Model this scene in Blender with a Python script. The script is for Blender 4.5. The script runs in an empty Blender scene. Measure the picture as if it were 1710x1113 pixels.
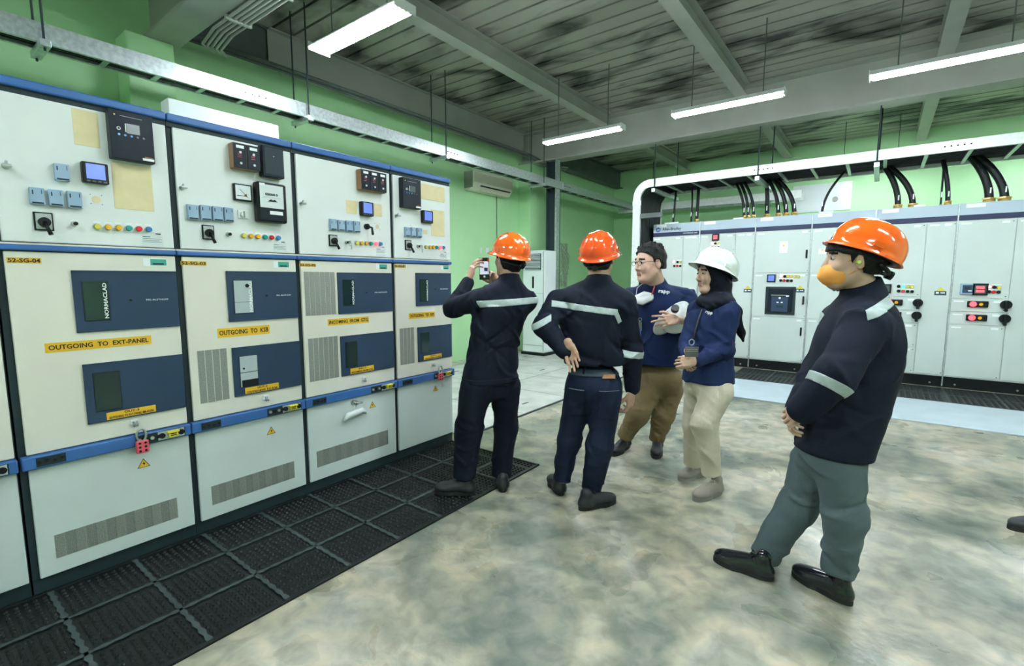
import bpy, bmesh, math, random
import numpy as np
from mathutils import Vector, Matrix
random.seed(7)
S = bpy.context.scene
COL = S.collection
# ------------------------------------------------------------------ camera
FOC = 808.0; YAW = math.radians(37.1); PIT = math.radians(6.36); EYE = 1.45
cam = bpy.data.cameras.new('camera'); co = bpy.data.objects.new('camera', cam); COL.objects.link(co)
cam.sensor_fit = 'HORIZONTAL'; cam.sensor_width = 36; cam.lens = 36*FOC/1710; cam.clip_start = .05
co.location = (0, 0, EYE); co.rotation_euler = (math.pi/2-PIT, 0, YAW); S.camera = co
# ------------------------------------------------------------------ world, exposure
w = bpy.data.worlds.new('world'); S.world = w; w.use_nodes = True
w.node_tree.nodes['Background'].inputs[0].default_value = (.75, .9, .85, 1)
w.node_tree.nodes['Background'].inputs[1].default_value = .35
S.view_settings.view_transform = 'Standard'; S.view_settings.look = 'None'
S.view_settings.exposure = 2.25; S.view_settings.gamma = 1; S.view_settings.use_curve_mapping = False
TUBE = 26.0       # strength of the fluorescent tubes
# survey helpers: a sight line met with a real plane of the room
FW = np.array([-math.sin(YAW)*math.cos(PIT), math.cos(YAW)*math.cos(PIT), -math.sin(PIT)])
RT = np.array([math.cos(YAW), math.sin(YAW), 0.]); UP = np.cross(RT, FW); CC = np.array([0, 0, EYE])
def ray(px, py): return FW + RT*(px-855.)/FOC - UP*(py-556.5)/FOC
def at(px, py, ax, v):
    d = ray(px, py); return CC + d*((v-CC[ax])/d[ax])
# ------------------------------------------------------------------ materials
def mat(name, col, rough=.5, metal=0., noise=0., nscale=8., col2=None, bump=0., bscale=60., emit=None, es=0., spec=.5, coat=0., detail=3.):
    m = bpy.data.materials.new(name); m.use_nodes = True; nt = m.node_tree; b = nt.nodes['Principled BSDF']
    b.inputs['Base Color'].default_value = (*col, 1); b.inputs['Roughness'].default_value = rough
    b.inputs['Metallic'].default_value = metal; b.inputs['Specular IOR Level'].default_value = spec
    b.inputs['Coat Weight'].default_value = coat
    if emit: b.inputs['Emission Color'].default_value = (*emit, 1); b.inputs['Emission Strength'].default_value = es
    tc = nt.nodes.new('ShaderNodeTexCoord')
    c2 = col2 or tuple(c*(1-noise) for c in col)
    if noise or col2:
        n = nt.nodes.new('ShaderNodeTexNoise'); n.inputs['Scale'].default_value = nscale; n.inputs['Detail'].default_value = detail
        nt.links.new(tc.outputs['Object'], n.inputs['Vector'])
        r = nt.nodes.new('ShaderNodeValToRGB'); r.color_ramp.elements[0].position = .35; r.color_ramp.elements[1].position = .65
        r.color_ramp.elements[0].color = (*c2, 1); r.color_ramp.elements[1].color = (*col, 1)
        nt.links.new(n.outputs['Fac'], r.inputs[0]); nt.links.new(r.outputs[0], b.inputs['Base Color'])
    if bump:
        n = nt.nodes.new('ShaderNodeTexNoise'); n.inputs['Scale'].default_value = bscale; n.inputs['Detail'].default_value = 4
        nt.links.new(tc.outputs['Object'], n.inputs['Vector'])
        bp = nt.nodes.new('ShaderNodeBump'); bp.inputs['Strength'].default_value = bump; bp.inputs['Distance'].default_value = .01
        nt.links.new(n.outputs['Fac'], bp.inputs['Height']); nt.links.new(bp.outputs[0], b.inputs['Normal'])
    return m
M = {}
M['cream'] = mat('cream_enamel', (.78,.76,.66), .42, noise=.05, nscale=2)
M['white'] = mat('white_enamel', (.78,.82,.80), .4, noise=.05, nscale=2.5)
M['lowwhite'] = mat('grey_white_enamel', (.66,.73,.72), .42, noise=.1, nscale=1.6)
M['frame'] = mat('dark_slate_frame', (.016,.030,.036), .5, spec=.3)
M['bluetrim'] = mat('blue_trim', (.035,.13,.37), .38)
M['navyp'] = mat('navy_panel', (.024,.052,.100), .45, noise=.08, nscale=4, spec=.35)
M['glassd'] = mat('dark_window', (.012,.03,.03), .08, spec=.7)
M['glassg'] = mat('window_grey_interior', (.45,.52,.52), .2)
M['yellow'] = mat('yellow_label', (.80,.47,.02), .45)
M['tape'] = mat('cream_yellow_blank', (.76,.66,.38), .6, noise=.06, nscale=20)
M['black'] = mat('black_plastic', (.006,.008,.010), .35, spec=.3)
M['blacktxt'] = mat('black_print', (.01,.01,.01), .6)
M['whitetxt'] = mat('white_print', (.85,.88,.88), .5)
M['relay'] = mat('blue_black_relay', (.006,.013,.022), .4, spec=.25)
M['term'] = mat('pale_blue_terminal_cover', (.29,.42,.56), .3)
M['lcd'] = mat('blue_lcd', (.12,.18,.5), .2, emit=(.14,.22,.9), es=.12)
M['lcdgrey'] = mat('grey_lcd', (.08,.11,.11), .2)
M['steel'] = mat('bright_steel', (.62,.64,.64), .3, metal=1)
M['galv'] = mat('galvanised_steel', (.62,.68,.70), .38, metal=.75, noise=.25, nscale=30)
M['galvw'] = mat('pale_galvanised_rail', (.80,.84,.83), .4, metal=.2, noise=.12, nscale=25)
M['mesh'] = mat('vent_mesh', (.36,.38,.34), .6, metal=.3, noise=.25, nscale=160)
M['meshd'] = mat('vent_mesh_dark', (.25,.27,.26), .6, metal=.3, noise=.3, nscale=160)
M['green'] = mat('green_sticker', (.05,.38,.28), .5)
M['plategrey'] = mat('grey_switch_plate', (.42,.47,.44), .4)
M['copper'] = mat('copper_brown_case', (.30,.15,.07), .4)
M['clear'] = mat('meter_face', (.70,.76,.76), .25)
for n, c in dict(ly=(.75,.62,.10), lo=(.85,.42,.02), lg=(.02,.36,.33), lr=(.70,.02,.03), lb=(.05,.22,.55)).items():
    M[n] = mat('lamp_cap_'+n, c, .2)
M['litr'] = mat('lit_red', (.9,.05,.05), .3, emit=(1,.04,.06), es=1.0)
M['litg'] = mat('lit_green', (.1,.9,.5), .3, emit=(.05,1,.45), es=.5)
M['litpink'] = mat('lit_white_red', (.9,.3,.3), .3, emit=(1,.18,.2), es=.9)
M['mcc'] = mat('grey_cabinet_paint', (.58,.65,.62), .5, noise=.05, nscale=2)
M['mcctop'] = mat('blue_grey_header', (.42,.51,.60), .45)
M['mccnavy'] = mat('navy_stripe', (.008,.014,.07), .45)
M['brass'] = mat('brass', (.66,.45,.17), .35, metal=.8)
M['rubber'] = mat('black_rubber', (.007,.011,.011), .42, noise=.3, nscale=30, spec=.3)
M['rubberseam'] = mat('dusty_rubber_seam', (.05,.075,.075), .55, noise=.3, nscale=12)
M['cable'] = mat('black_cable', (.006,.010,.011), .38, bump=.4, bscale=90, spec=.35)
M['acw'] = mat('ac_ivory', (.74,.72,.60), .4)
M['acs'] = mat('ac_white', (.80,.86,.87), .35)
M['beam'] = mat('grey_painted_steel', (.40,.41,.37), .5, noise=.1, nscale=3)
M['beamd'] = mat('dark_painted_steel', (.12,.15,.145), .55, noise=.2, nscale=3)
M['column'] = mat('column_steel', (.03,.05,.06), .5)
M['reflect'] = mat('white_reflector', (.8,.82,.84), .35)
M['tube'] = mat('fluorescent_tube', (1,1,1), .3, emit=(.86,.95,1.0), es=TUBE)
M['yplug'] = mat('yellow_plug', (.75,.62,.03), .4)
M['pink'] = mat('red_pink_lockout', (.75,.10,.13), .45)
M['plastic'] = mat('clear_plastic_wrap', (.75,.8,.82), .15)
# ------------------------------------------------------------------ mesh builder
class MB:
    def __init__(s, fr=None): s.v = []; s.f = []; s.mi = []; s.mats = []; s.sm = []; s.fr = fr
    def m(s, mt):
        if mt not in s.mats: s.mats.append(mt)
        return s.mats.index(mt)
    def add(s, vs, fs, mt, smooth=False):
        o = len(s.v); mi = s.m(mt)
        for p in vs: s.v.append(tuple(s.fr(*p)) if s.fr else tuple(p))
        for f in fs: s.f.append([i+o for i in f]); s.mi.append(mi); s.sm.append(smooth)
        return s
    def box(s, a, b, mt, bev=0.):
        x0, y0, z0 = [min(a[i], b[i]) for i in range(3)]; x1, y1, z1 = [max(a[i], b[i]) for i in range(3)]
        if bev <= 0:
            v = [(x, y, z) for z in (z0, z1) for y in (y0, y1) for x in (x0, x1)]
            return s.add(v, [(0,2,3,1),(4,5,7,6),(0,1,5,4),(2,6,7,3),(0,4,6,2),(1,3,7,5)], mt)
        bm = bmesh.new(); bmesh.ops.create_cube(bm, size=1)
        for v in bm.verts: v.co = Vector(((x0+x1)/2+v.co.x*(x1-x0), (y0+y1)/2+v.co.y*(y1-y0), (z0+z1)/2+v.co.z*(z1-z0)))
        bmesh.ops.bevel(bm, geom=bm.edges[:], offset=min(bev, .45*min(x1-x0, y1-y0, z1-z0)), segments=2, affect='EDGES', profile=.5)
        bm.verts.index_update()
        s.add([tuple(v.co) for v in bm.verts], [[v.index for v in f.verts] for f in bm.faces], mt); bm.free(); return s
    def cyl(s, a, b, r, mt, r2=None, n=16, smooth=True, caps=True):
        a = Vector(a); b = Vector(b); d = (b-a).normalized(); r2 = r if r2 is None else r2
        q = Vector((0,0,1)) if abs(d.z) < .9 else Vector((1,0,0)); u = d.cross(q).normalized(); w_ = d.cross(u)
        vs = [tuple(c+(u*math.cos(2*math.pi*i/n)+w_*math.sin(2*math.pi*i/n))*rr) for c, rr in ((a, r), (b, r2)) for i in range(n)]
        s.add(vs, [(i, (i+1) % n, n+(i+1) % n, n+i) for i in range(n)], mt, smooth)
        if caps: s.add(vs, [list(range(n))[::-1], list(range(n, 2*n))], mt)
        return s
    def tube(s, pts, r, mt, n=8, closed=False):
        P = [Vector(p) for p in pts]; k = len(P); vs = []
        rs = r if isinstance(r, (list, tuple)) else [r]*k; u = None
        for i, p in enumerate(P):
            d = (P[(i+1) % k]-P[i-1]) if closed else (P[min(i+1, k-1)]-P[max(i-1, 0)])
            d = d.normalized()
            if u is None: u = d.cross(Vector((0,0,1)) if abs(d.z) < .9 else Vector((1,0,0))).normalized()
            u = (u-d*u.dot(d)).normalized(); w_ = d.cross(u)
            vs += [tuple(p+(u*math.cos(2*math.pi*j/n)+w_*math.sin(2*math.pi*j/n))*rs[i]) for j in range(n)]
        fs = []
        for i in range(k if closed else k-1):
            o = i*n; o2 = ((i+1) % k)*n
            fs += [(o+j, o+(j+1) % n, o2+(j+1) % n, o2+j) for j in range(n)]
        if not closed: fs += [list(range(n))[::-1], [(k-1)*n+j for j in range(n)]]
        return s.add(vs, fs, mt, True)
    def prism(s, poly, z0, z1, mt, ax=2):
        n = len(poly)
        def q(p, z): return (p[0], p[1], z) if ax == 2 else ((z, p[0], p[1]) if ax == 0 else (p[0], z, p[1]))
        vs = [q(p, z0) for p in poly]+[q(p, z1) for p in poly]
        return s.add(vs, [list(range(n))[::-1], list(range(n, 2*n))]+[(i, (i+1) % n, n+(i+1) % n, n+i) for i in range(n)], mt)
    def text(s, txt, o, hgt, mt, width=None, rot=0., depth=.0012, bold=0.):
        """o = (u,v,w) centre; text lies in the u,v plane facing +w"""
        c = bpy.data.curves.new('t', 'FONT'); c.body = txt; c.size = 1; c.extrude = .02; c.offset = bold; c.resolution_u = 2
        ob = bpy.data.objects.new('t', c); COL.objects.link(ob)
        dg = bpy.context.evaluated_depsgraph_get(); me = bpy.data.meshes.new_from_object(ob.evaluated_get(dg))
        V = np.array([v.co[:] for v in me.vertices]) if len(me.vertices) else np.zeros((1, 3))
        F_ = [list(p.vertices) for p in me.polygons]
        bpy.data.objects.remove(ob); bpy.data.curves.remove(c); bpy.data.meshes.remove(me)
        mn, mx = V.min(0), V.max(0); cx = (mn+mx)/2; V = V-cx
        sc = hgt/.72; sx = sc if width is None else width/max(mx[0]-mn[0], 1e-6)
        cr, sr = math.cos(rot), math.sin(rot)
        X = V[:, 0]*sx; Y = V[:, 1]*sc; Z = V[:, 2]/.02*depth/2
        vs = [(o[0]+x*cr-y*sr, o[1]+x*sr+y*cr, o[2]+z+depth/2) for x, y, z in zip(X, Y, Z)]
        return s.add(vs, F_, mt)
    def build(s, name, parent=None, root=None):
        """world coordinates in, mesh local to the root's location out"""
        me = bpy.data.meshes.new(name); ro = Vector(root.location) if root else Vector((0,0,0))
        me.from_pydata([tuple(Vector(v)-ro) for v in s.v], [], s.f)
        for mt in s.mats: me.materials.append(M[mt] if isinstance(mt, str) else mt)
        me.polygons.foreach_set('material_index', s.mi); me.polygons.foreach_set('use_smooth', s.sm)
        bm = bmesh.new(); bm.from_mesh(me); bmesh.ops.remove_doubles(bm, verts=bm.verts, dist=1e-6); bmesh.ops.recalc_face_normals(bm, faces=bm.faces); bm.to_mesh(me); bm.free()
        ob = bpy.data.objects.new(name, me); COL.objects.link(ob)
        if parent: ob.parent = parent
        return ob
def tag(o, label=None, cat=None, group=None, kind=None):
    if label: o['label'] = label
    if cat: o['category'] = cat
    if group: o['group'] = group
    if kind: o['kind'] = kind
    return o
def thing(name, loc, label, cat, group=None):
    o = bpy.data.objects.new(name, None); COL.objects.link(o); o.location = loc; o.empty_display_size = .1
    return tag(o, label, cat, group)
def struct(mb, name): return tag(mb.build(name), kind='structure')
# ------------------------------------------------------------------ the room
def floor_mat():
    m = bpy.data.materials.new('polished_concrete'); m.use_nodes = True; nt = m.node_tree; b = nt.nodes['Principled BSDF']; L = nt.links
    tc = nt.nodes.new('ShaderNodeTexCoord')
    def noise(sc, det, dist=0., off=(0,0,0)):
        mp = nt.nodes.new('ShaderNodeMapping'); mp.inputs['Location'].default_value = off; L.new(tc.outputs['Object'], mp.inputs[0])
        n = nt.nodes.new('ShaderNodeTexNoise'); n.inputs['Scale'].default_value = sc; n.inputs['Detail'].default_value = det; n.inputs['Distortion'].default_value = dist
        L.new(mp.outputs[0], n.inputs['Vector']); return n.outputs['Fac']
    def ramp(f, st):
        r = nt.nodes.new('ShaderNodeValToRGB'); e = r.color_ramp.elements
        while len(e) < len(st): e.new(.5)
        for i, (p, c) in enumerate(st): e[i].position = p; e[i].color = (*c, 1) if len(c) == 3 else c
        L.new(f, r.inputs[0]); return r.outputs[0]
    def mix(f, a, c, bt='MIX', fac=None):
        x = nt.nodes.new('ShaderNodeMix'); x.data_type = 'RGBA'; x.blend_type = bt
        if f is not None: L.new(f, x.inputs['Factor'])
        else: x.inputs['Factor'].default_value = fac
        L.new(a, x.inputs['A']); L.new(c, x.inputs['B']); return x.outputs['Result']
    A = ramp(noise(1.1, 7, .6), [(.36, (.060,.090,.078)), (.46, (.205,.215,.165)), (.54, (.36,.325,.24)), (.64, (.50,.485,.42))])
    B = ramp(noise(2.6, 8, .9, (3,1,0)), [(.36, (.085,.115,.10)), (.48, (.26,.27,.21)), (.56, (.38,.34,.25)), (.66, (.50,.46,.36))])
    c = mix(None, A, B, fac=.45)
    D = ramp(noise(9, 8, .5, (7,2,0)), [(.36, (.60,.64,.62)), (.52, (1,1,1)), (.66, (1.28,1.22,1.12))])
    c = mix(None, c, D, 'MULTIPLY', .8)
    L.new(c, b.inputs['Base Color'])
    R = ramp(noise(1.6, 5, .4, (1,8,0)), [(.35, (.22,.22,.22)), (.65, (.46,.46,.46))]); L.new(R, b.inputs['Roughness'])
    bp = nt.nodes.new('ShaderNodeBump'); bp.inputs['Strength'].default_value = .12; bp.inputs['Distance'].default_value = .02
    L.new(noise(22, 5), bp.inputs['Height']); L.new(bp.outputs[0], b.inputs['Normal'])
    return m
M['floor'] = floor_mat()
M['bluefloor'] = mat('pale_blue_floor_paint', (.50,.60,.66), .35, noise=.12, nscale=4)
M['plate'] = mat('pale_trench_cover', (.56,.57,.54), .45, col2=(.42,.43,.40), nscale=4, noise=.2)
M['plategap'] = mat('trench_gap', (.05,.06,.06), .7)
M['wallg'] = mat('lime_green_wall', (.44,.74,.40), .55, noise=.05, nscale=1.5)
def deck_mat():
    m = mat('galvanised_roof_deck', (.36,.37,.34), .5, metal=.25)
    nt = m.node_tree; b = nt.nodes['Principled BSDF']; tc = nt.nodes['Texture Coordinate'] if 'Texture Coordinate' in nt.nodes else nt.nodes.new('ShaderNodeTexCoord')
    mp = nt.nodes.new('ShaderNodeMapping'); mp.inputs['Scale'].default_value = (.55, 1.1, 1); nt.links.new(tc.outputs['Object'], mp.inputs[0])
    n = nt.nodes.new('ShaderNodeTexNoise'); n.inputs['Scale'].default_value = 1.7; n.inputs['Detail'].default_value = 6; n.inputs['Distortion'].default_value = .5
    nt.links.new(mp.outputs[0], n.inputs['Vector'])
    r = nt.nodes.new('ShaderNodeValToRGB'); e = r.color_ramp.elements; e[0].position = .36; e[0].color = (.035,.037,.035,1); e[1].position = .52; e[1].color = (.40,.385,.34,1)
    nt.links.new(n.outputs['Fac'], r.inputs[0]); nt.links.new(r.outputs[0], b.inputs['Base Color']); return m
M['deck'] = deck_mat()
X0, X1, Y0, Y1, ZC = -5.9, 5.2, -4.2, 12.4, 4.30
struct(MB().box((X0-.2, Y0-.2, -.12), (X1+.2, Y1+.2, 0), 'floor'), 'floor')
struct(MB().box((X0-.2, Y0-.2, 0), (X0, Y1+.2, 4.6), 'wallg'), 'wall_left')
struct(MB().box((X0, Y1, 0), (X1, Y1+.2, 4.6), 'wallg'), 'wall_back')
struct(MB().box((X1, Y0-.2, 0), (X1+.2, Y1+.2, 4.6), 'wallg'), 'wall_right')
struct(MB().box((X0, Y0-.2, 0), (X1, Y0, 4.6), 'wallg'), 'wall_front')
# folded steel deck: pans .22 wide with narrow upstanding grooves, running along x
mb = MB(); y = Y0-.1; vs = []; 
prof = []
while y < Y1+.1:
    prof += [(y, ZC), (y+.205, ZC), (y+.21, ZC+.06), (y+.232, ZC+.06)]; y += .237
n = len(prof)
vs = [(X0-.1, p[0], p[1]) for p in prof]+[(X1+.1, p[0], p[1]) for p in prof]
mb.add(vs, [(i, n+i, n+i+1, i+1) for i in range(n-1)], 'deck')
mb.box((X0-.2, Y0-.2, ZC+.16), (X1+.2, Y1+.2, ZC+.26), 'beamd')
struct(mb, 'ceiling')
def ibeam(a, b, w_, h_, name, mt='beam', tf=.014, tw=.01):
    """I-section between a and b (centre of bottom flange underside)"""
    a = Vector(a); b = Vector(b); d = (b-a).normalized(); side = Vector((-d.y, d.x, 0))
    mb = MB()
    for (p, q, z0, z1) in ((-w_/2, w_/2, 0, tf), (-tw/2, tw/2, tf, h_-tf), (-w_/2, w_/2, h_-tf, h_)):
        vs = [tuple(e+side*s_+Vector((0,0,z))) for e in (a, b) for z in (z0, z1) for s_ in (p, q)]
        mb.add(vs, [(0,1,3,2),(4,6,7,5),(0,4,5,1),(2,3,7,6),(0,2,6,4),(1,5,7,3)], mt)
    return struct(mb, name)
k = 1
for gy in (1.9, 8.15):                                   # main girders across the room
    ibeam((X0, gy, 3.70), (X1, gy, 3.70), .28, ZC-3.70, 'trim_%d' % k, 'beam', .035); k += 1
for bx in (-3.97, -1.78, .44, 2.6):                       # secondary beams, one piece per bay
    for (ya, yb) in ((Y0, 1.77), (2.03, 8.02), (8.28, Y1)):
        ibeam((bx, ya, 4.08), (bx, yb, 4.08), .16, ZC-4.08, 'trim_%d' % k); k += 1
ibeam((-5.8, 2.02, 3.92), (-5.8, 3.0, 3.92), .10, ZC-3.92, 'trim_%d' % k, 'beamd'); k += 1
ibeam((-5.78, 3.0, 3.88), (-5.78, 8.02, 3.88), .13, ZC-3.88, 'trim_%d' % k, 'beam'); k += 1
ibeam((-5.74, 8.28, 3.86), (-5.74, Y1, 3.86), .18, ZC-3.86, 'trim_%d' % k, 'beamd'); k += 1
for (ya, yb) in ((1.60, 1.98), (8.0, 8.5)):               # wall piers
    struct(MB().box((X0, ya, 0), (X0+.3, yb, 3.70), 'wallg', .008), 'trim_%d' % k); k += 1
# freestanding steel column in front of the far pier
mb = MB(); cx, cy = -5.16, 8.15
for (a_, b_) in (((-.1,-.1),(-.088,.1)), ((.088,-.1),(.1,.1)), ((-.088,-.005),(.088,.005))):
    mb.box((cx+a_[0], cy+a_[1], 0), (cx+b_[0], cy+b_[1], 3.70), 'column')
mb.box((cx+.1, cy-.1, 0), (cx+.135, cy+.02, 3.70), 'galv')
mb.box((cx-.16, cy-.16, 0), (cx+.16, cy+.16, .02), 'column')
struct(mb, 'trim_%d' % k); k += 1
# pale trench covers along the left wall, blue painted strip before the grey cabinets
mb = MB()
for i in range(10):
    ya = 3.2+i*.93
    mb.box((-4.0, ya, 0), (-2.95, ya+.915, .012), 'plate', .003)
    mb.box((-5.05, ya, 0), (-4.015, ya+.915, .012), 'plate', .003)
    mb.box((-5.55, ya, 0), (-5.065, ya+.915, .012), 'plate', .003)
    for hx in (-3.2, -4.2, -5.2): mb.box((hx-.012, ya+.3, .012), (hx+.012, ya+.42, .014), 'plategap')
mb.box((-2.955, 3.2, 0), (-2.935, 12.4, .014), 'plategap')
struct(mb, 'trim_%d' % k); k += 1
struct(MB().box((-1.75, 6.32, 0), (X1, 7.5, .012), 'bluefloor', .004), 'trim_%d' % k); k += 1
# ------------------------------------------------------------------ rubber mats
def ring_mat(x0, x1, y0, y1, cell, tile, name, label):
    t = .004; mb = MB(); z = 0.0
    mb.box((x0, y0, z), (x1, y1, t), 'rubber')
    def seam(v, a): return abs(((v-a)/tile) % 1-.5) > .5-.5*.035/tile*1.0
    ny = int((y1-y0)/cell); nx = int((x1-x0)/cell); cx_ = (x1-x0)/nx; cy_ = (y1-y0)/ny
    vs = []; fs = []
    for i in range(nx):
        for j in range(ny):
            ax = x0+(i+.5)*cx_; ay = y0+(j+.5)*cy_
            if seam(ax, x0) or seam(ay, y0): continue
            r = cell*.40; r2 = cell*.2; o = len(vs)
            for k_ in range(6): vs.append((ax+r*math.cos(k_*1.0472)*1.1, ay+r*math.sin(k_*1.0472)*.85, t))
            for k_ in range(6): vs.append((ax+r2*math.cos(k_*1.0472)*1.1, ay+r2*math.sin(k_*1.0472)*.85, t+.008))
            fs += [(o+k_, o+(k_+1) % 6, o+6+(k_+1) % 6, o+6+k_) for k_ in range(6)]+[tuple(o+6+k_ for k_ in range(6))]
    mb.add(vs, fs, 'rubber')
    v = x0+tile
    def zig(a0, a1, c, vert):
        n = int((a1-a0)/cell/1.0); p1 = []; p2 = []
        for q in range(n+1):
            a = a0+(a1-a0)*q/n; w_ = .014 if q % 2 else .006
            p1.append((c-w_, a) if vert else (a, c-w_)); p2.append((c+w_, a) if vert else (a, c+w_))
        o = [(p[0], p[1], t+.0062) for p in p1+p2]; m_ = len(p1)
        mb.add(o, [(i, i+1, m_+i+1, m_+i) for i in range(m_-1)], 'rubberseam')
    while v < x1-.1: zig(y0, y1, v, True); v += tile
    v = y0+tile
    while v < y1-.1: zig(x0, x1, v, False); v += tile
    for (a_, b_) in (((x0, y0), (x0+.02, y1)), ((x1-.02, y0), (x1, y1)), ((x0, y0), (x1, y0+.02)), ((x0, y1-.02), (x1, y1))):
        mb.box((*a_, 0), (*b_, t+.007), 'rubber', .002)
    return tag(mb.build(name), label, 'floor mat')
ring_mat(-2.99, -2.03, -.9, 3.04, .031, .32, 'rubber_floor_mat', 'long black rubber ring mat on the concrete floor before the cream cabinets')
ring_mat(-1.7, 4.2, 7.52, 8.5, .06, .49, 'rubber_floor_mat', 'black rubber mat at the foot of the grey cabinets, behind the pale blue floor strip')
# ------------------------------------------------------------------ fluorescent lamps
def lamp(x0, x1, y, z, width, ntube, label, group='fluorescent ceiling lamps'):
    xc = (x0+x1)/2; r = thing('ceiling_lamp', (xc, y, z), label, 'ceiling lamp', group)
    mb = MB(); h = width/2
    mb.prism([(y-h, z), (y-h*.6, z+.045), (y+h*.6, z+.045), (y+h, z), (y+h*.92, z-.004), (y+h*.55, z+.034), (y-h*.55, z+.034), (y-h*.92, z-.004)], x0, x1, 'reflect', ax=0)
    for xe in (x0, x1): mb.box((xe-.004, y-h, z-.03), (xe+.004, y+h, z+.045), 'reflect')
    mb.build('reflector', r, r)
    for i in range(ntube):
        yy = y+(i-(ntube-1)/2)*(width*.8/max(ntube, 1)) if ntube > 1 else y
        t = MB(); t.cyl((x0+.03, yy, z-.012), (x1-.03, yy, z-.012), .018, 'tube', n=10); tb = t.build('tube', r, r)
        for (a_, b_) in ((x0+.004, x0+.03), (x1-.03, x1-.004)):
            MB().cyl((a_, yy, z-.012), (b_, yy, z-.012), .015, 'steel', n=10).build('tube_cap', tb, r)
    for xx in (x0+.22, x1-.22):
        MB().cyl((xx, y, z+.045), (xx, y, ZC+.0), .006, 'beamd', n=6).build('hanger_rod', r, r)
lamp(-4.37, -3.15, 2.76, 3.60, .22, 4, 'large four-tube ceiling lamp nearest the viewer, above the cream cabinets')
lamp(-4.07, -2.85, 6.2, 3.45, .16, 2, 'smallest ceiling lamp, leftmost of the three in the far row')
lamp(-2.18, -.96, 6.2, 3.47, .16, 2, 'middle ceiling lamp in the far row, its two tubes side by side')
lamp(-.22, 1.0, 6.2, 3.45, .16, 2, 'ceiling lamp cut off by the right edge of the picture')
for (x, y) in ((-1.0, 2.3), (1.6, 2.3), (3.0, 6.2), (-4.2, -1.2), (-1.2, -1.2), (1.6, -1.2), (3.9, 2.3)):
    lamp(x-.61, x+.61, y, 3.5, .2, 2, 'ceiling lamp of the rows beside and behind the viewer', 'lamps outside the picture')
lamp(-.9, .32, 11.0, 3.58, .16, 2, 'ceiling lamp behind the cable ladder over the back aisle', 'lamps outside the picture')
lamp(1.6, 2.82, 11.0, 3.58, .16, 2, 'ceiling lamp behind the cable ladder over the back aisle', 'lamps outside the picture')
# ------------------------------------------------------------------ cream switchgear row
XF = -3.0
def frL(u, v, w_): return (XF+w_, u, v)                 # u along the row, v up, w out of the door
def PL(px, py):
    q = at(px, py, 0, XF); return (q[1], q[2])
def rectL(x0, y0, x1, y1):
    a = PL(x0, y0); b = PL(x1, y1); return (a[0], b[1], b[0], a[1])
DO = .018    # door thickness above the housing plane
def plate(parent, root, name, r, d, mt, w0=DO, bev=.002, label=None, fr=frL):
    o = MB(fr).box((r[0], r[1], w0), (r[2], r[3], w0+d), mt, bev).build(name, parent, root)
    if label: o['label'] = label
    return o
def labelplate(parent, root, name, r, txts, mt='yellow', tm='blacktxt', w0=DO, bold=.02, th=.5, fr=frL, label=None, wf=.94):
    mb = MB(fr).box((r[0], r[1], w0), (r[2], r[3], w0+.0015), mt)
    h = (r[3]-r[1])/len(txts)
    for i, t in enumerate(txts):
        mb.text(t, ((r[0]+r[2])/2, r[3]-h*(i+.5), w0+.0015), h*th, tm, width=(r[2]-r[0])*(wf if i == 0 and len(txts) == 1 else (.3 if i == 0 else .9)), bold=bold)
    o = mb.build(name, parent, root)
    if label: o['label'] = label
    return o
def selector(parent, root, r):
    mb = MB(frL); mb.box((r[0], r[1], DO), (r[2], r[3], DO+.008), 'black', .003); g = .006
    mb.box((r[0]+g, r[1]+g, DO+.008), (r[2]-g, r[3]-g, DO+.012), 'plategrey', .002)
    cu = (r[0]+r[2])/2; cv = (r[1]+r[3])/2-.004; mb.cyl((cu, cv, DO+.012), (cu, cv, DO+.03), .021, 'black')
    mb.tube([(cu, cv, DO+.026), (cu+.004, cv-.025, DO+.045), (cu+.012, cv-.055, DO+.055)], [.008, .007, .009], 'black')
    mb.build('selector_switch', parent, root)
def keysw(parent, root, c, keys=False):
    mb = MB(frL); mb.box((c[0]-.014, c[1]+.012, DO), (c[0]+.014, c[1]+.018, DO+.002), 'whitetxt')
    mb.cyl((c[0], c[1], DO), (c[0], c[1], DO+.02), .0125, 'steel'); mb.cyl((c[0], c[1], DO+.02), (c[0], c[1], DO+.03), .008, 'black')
    if keys:
        mb.box((c[0]-.003, c[1]-.01, DO+.03), (c[0]+.003, c[1]+.01, DO+.055), 'steel')
        mb.tube([(c[0]+.012*math.cos(a), c[1]-.012+.012*math.sin(a), DO+.05) for a in [i*.628 for i in range(10)]], .0015, 'steel', 5, True)
        mb.box((c[0]+.006, c[1]-.05, DO+.046), (c[0]+.014, c[1]-.018, DO+.05), 'steel')
    mb.build('key_switch', parent, root)
def lampL(parent, root, c, mt, fr=frL, w0=DO, r=.0145):
    mb = MB(fr); mb.box((c[0]-r, c[1]+r*1.25, w0), (c[0]+r, c[1]+r*1.7, w0+.0015), 'whitetxt'); mb.cyl((c[0], c[1], w0), (c[0], c[1], w0+.006), r*1.12, 'steel')
    mb.cyl((c[0], c[1], w0+.006), (c[0], c[1], w0+.018), r*.95, mt, r2=r*.8); mb.build('indicator_lamp', parent, root)
def meter(parent, root, r):
    mb = MB(frL); mb.box((r[0], r[1], DO), (r[2], r[3], DO+.035), 'black', .005); g = (r[2]-r[0])*.14
    mb.box((r[0]+g, r[1]+g*1.3, DO+.035), (r[2]-g, r[3]-g*.6, DO+.0365), 'lcd')
    for i in range(4): mb.box((r[0]+g*(1+1.5*i), r[1]+g*.3, DO+.035), (r[0]+g*(1.9+1.5*i), r[1]+g*.8, DO+.037), 'lcdgrey')
    mb.build('power_meter', parent, root)
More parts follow.
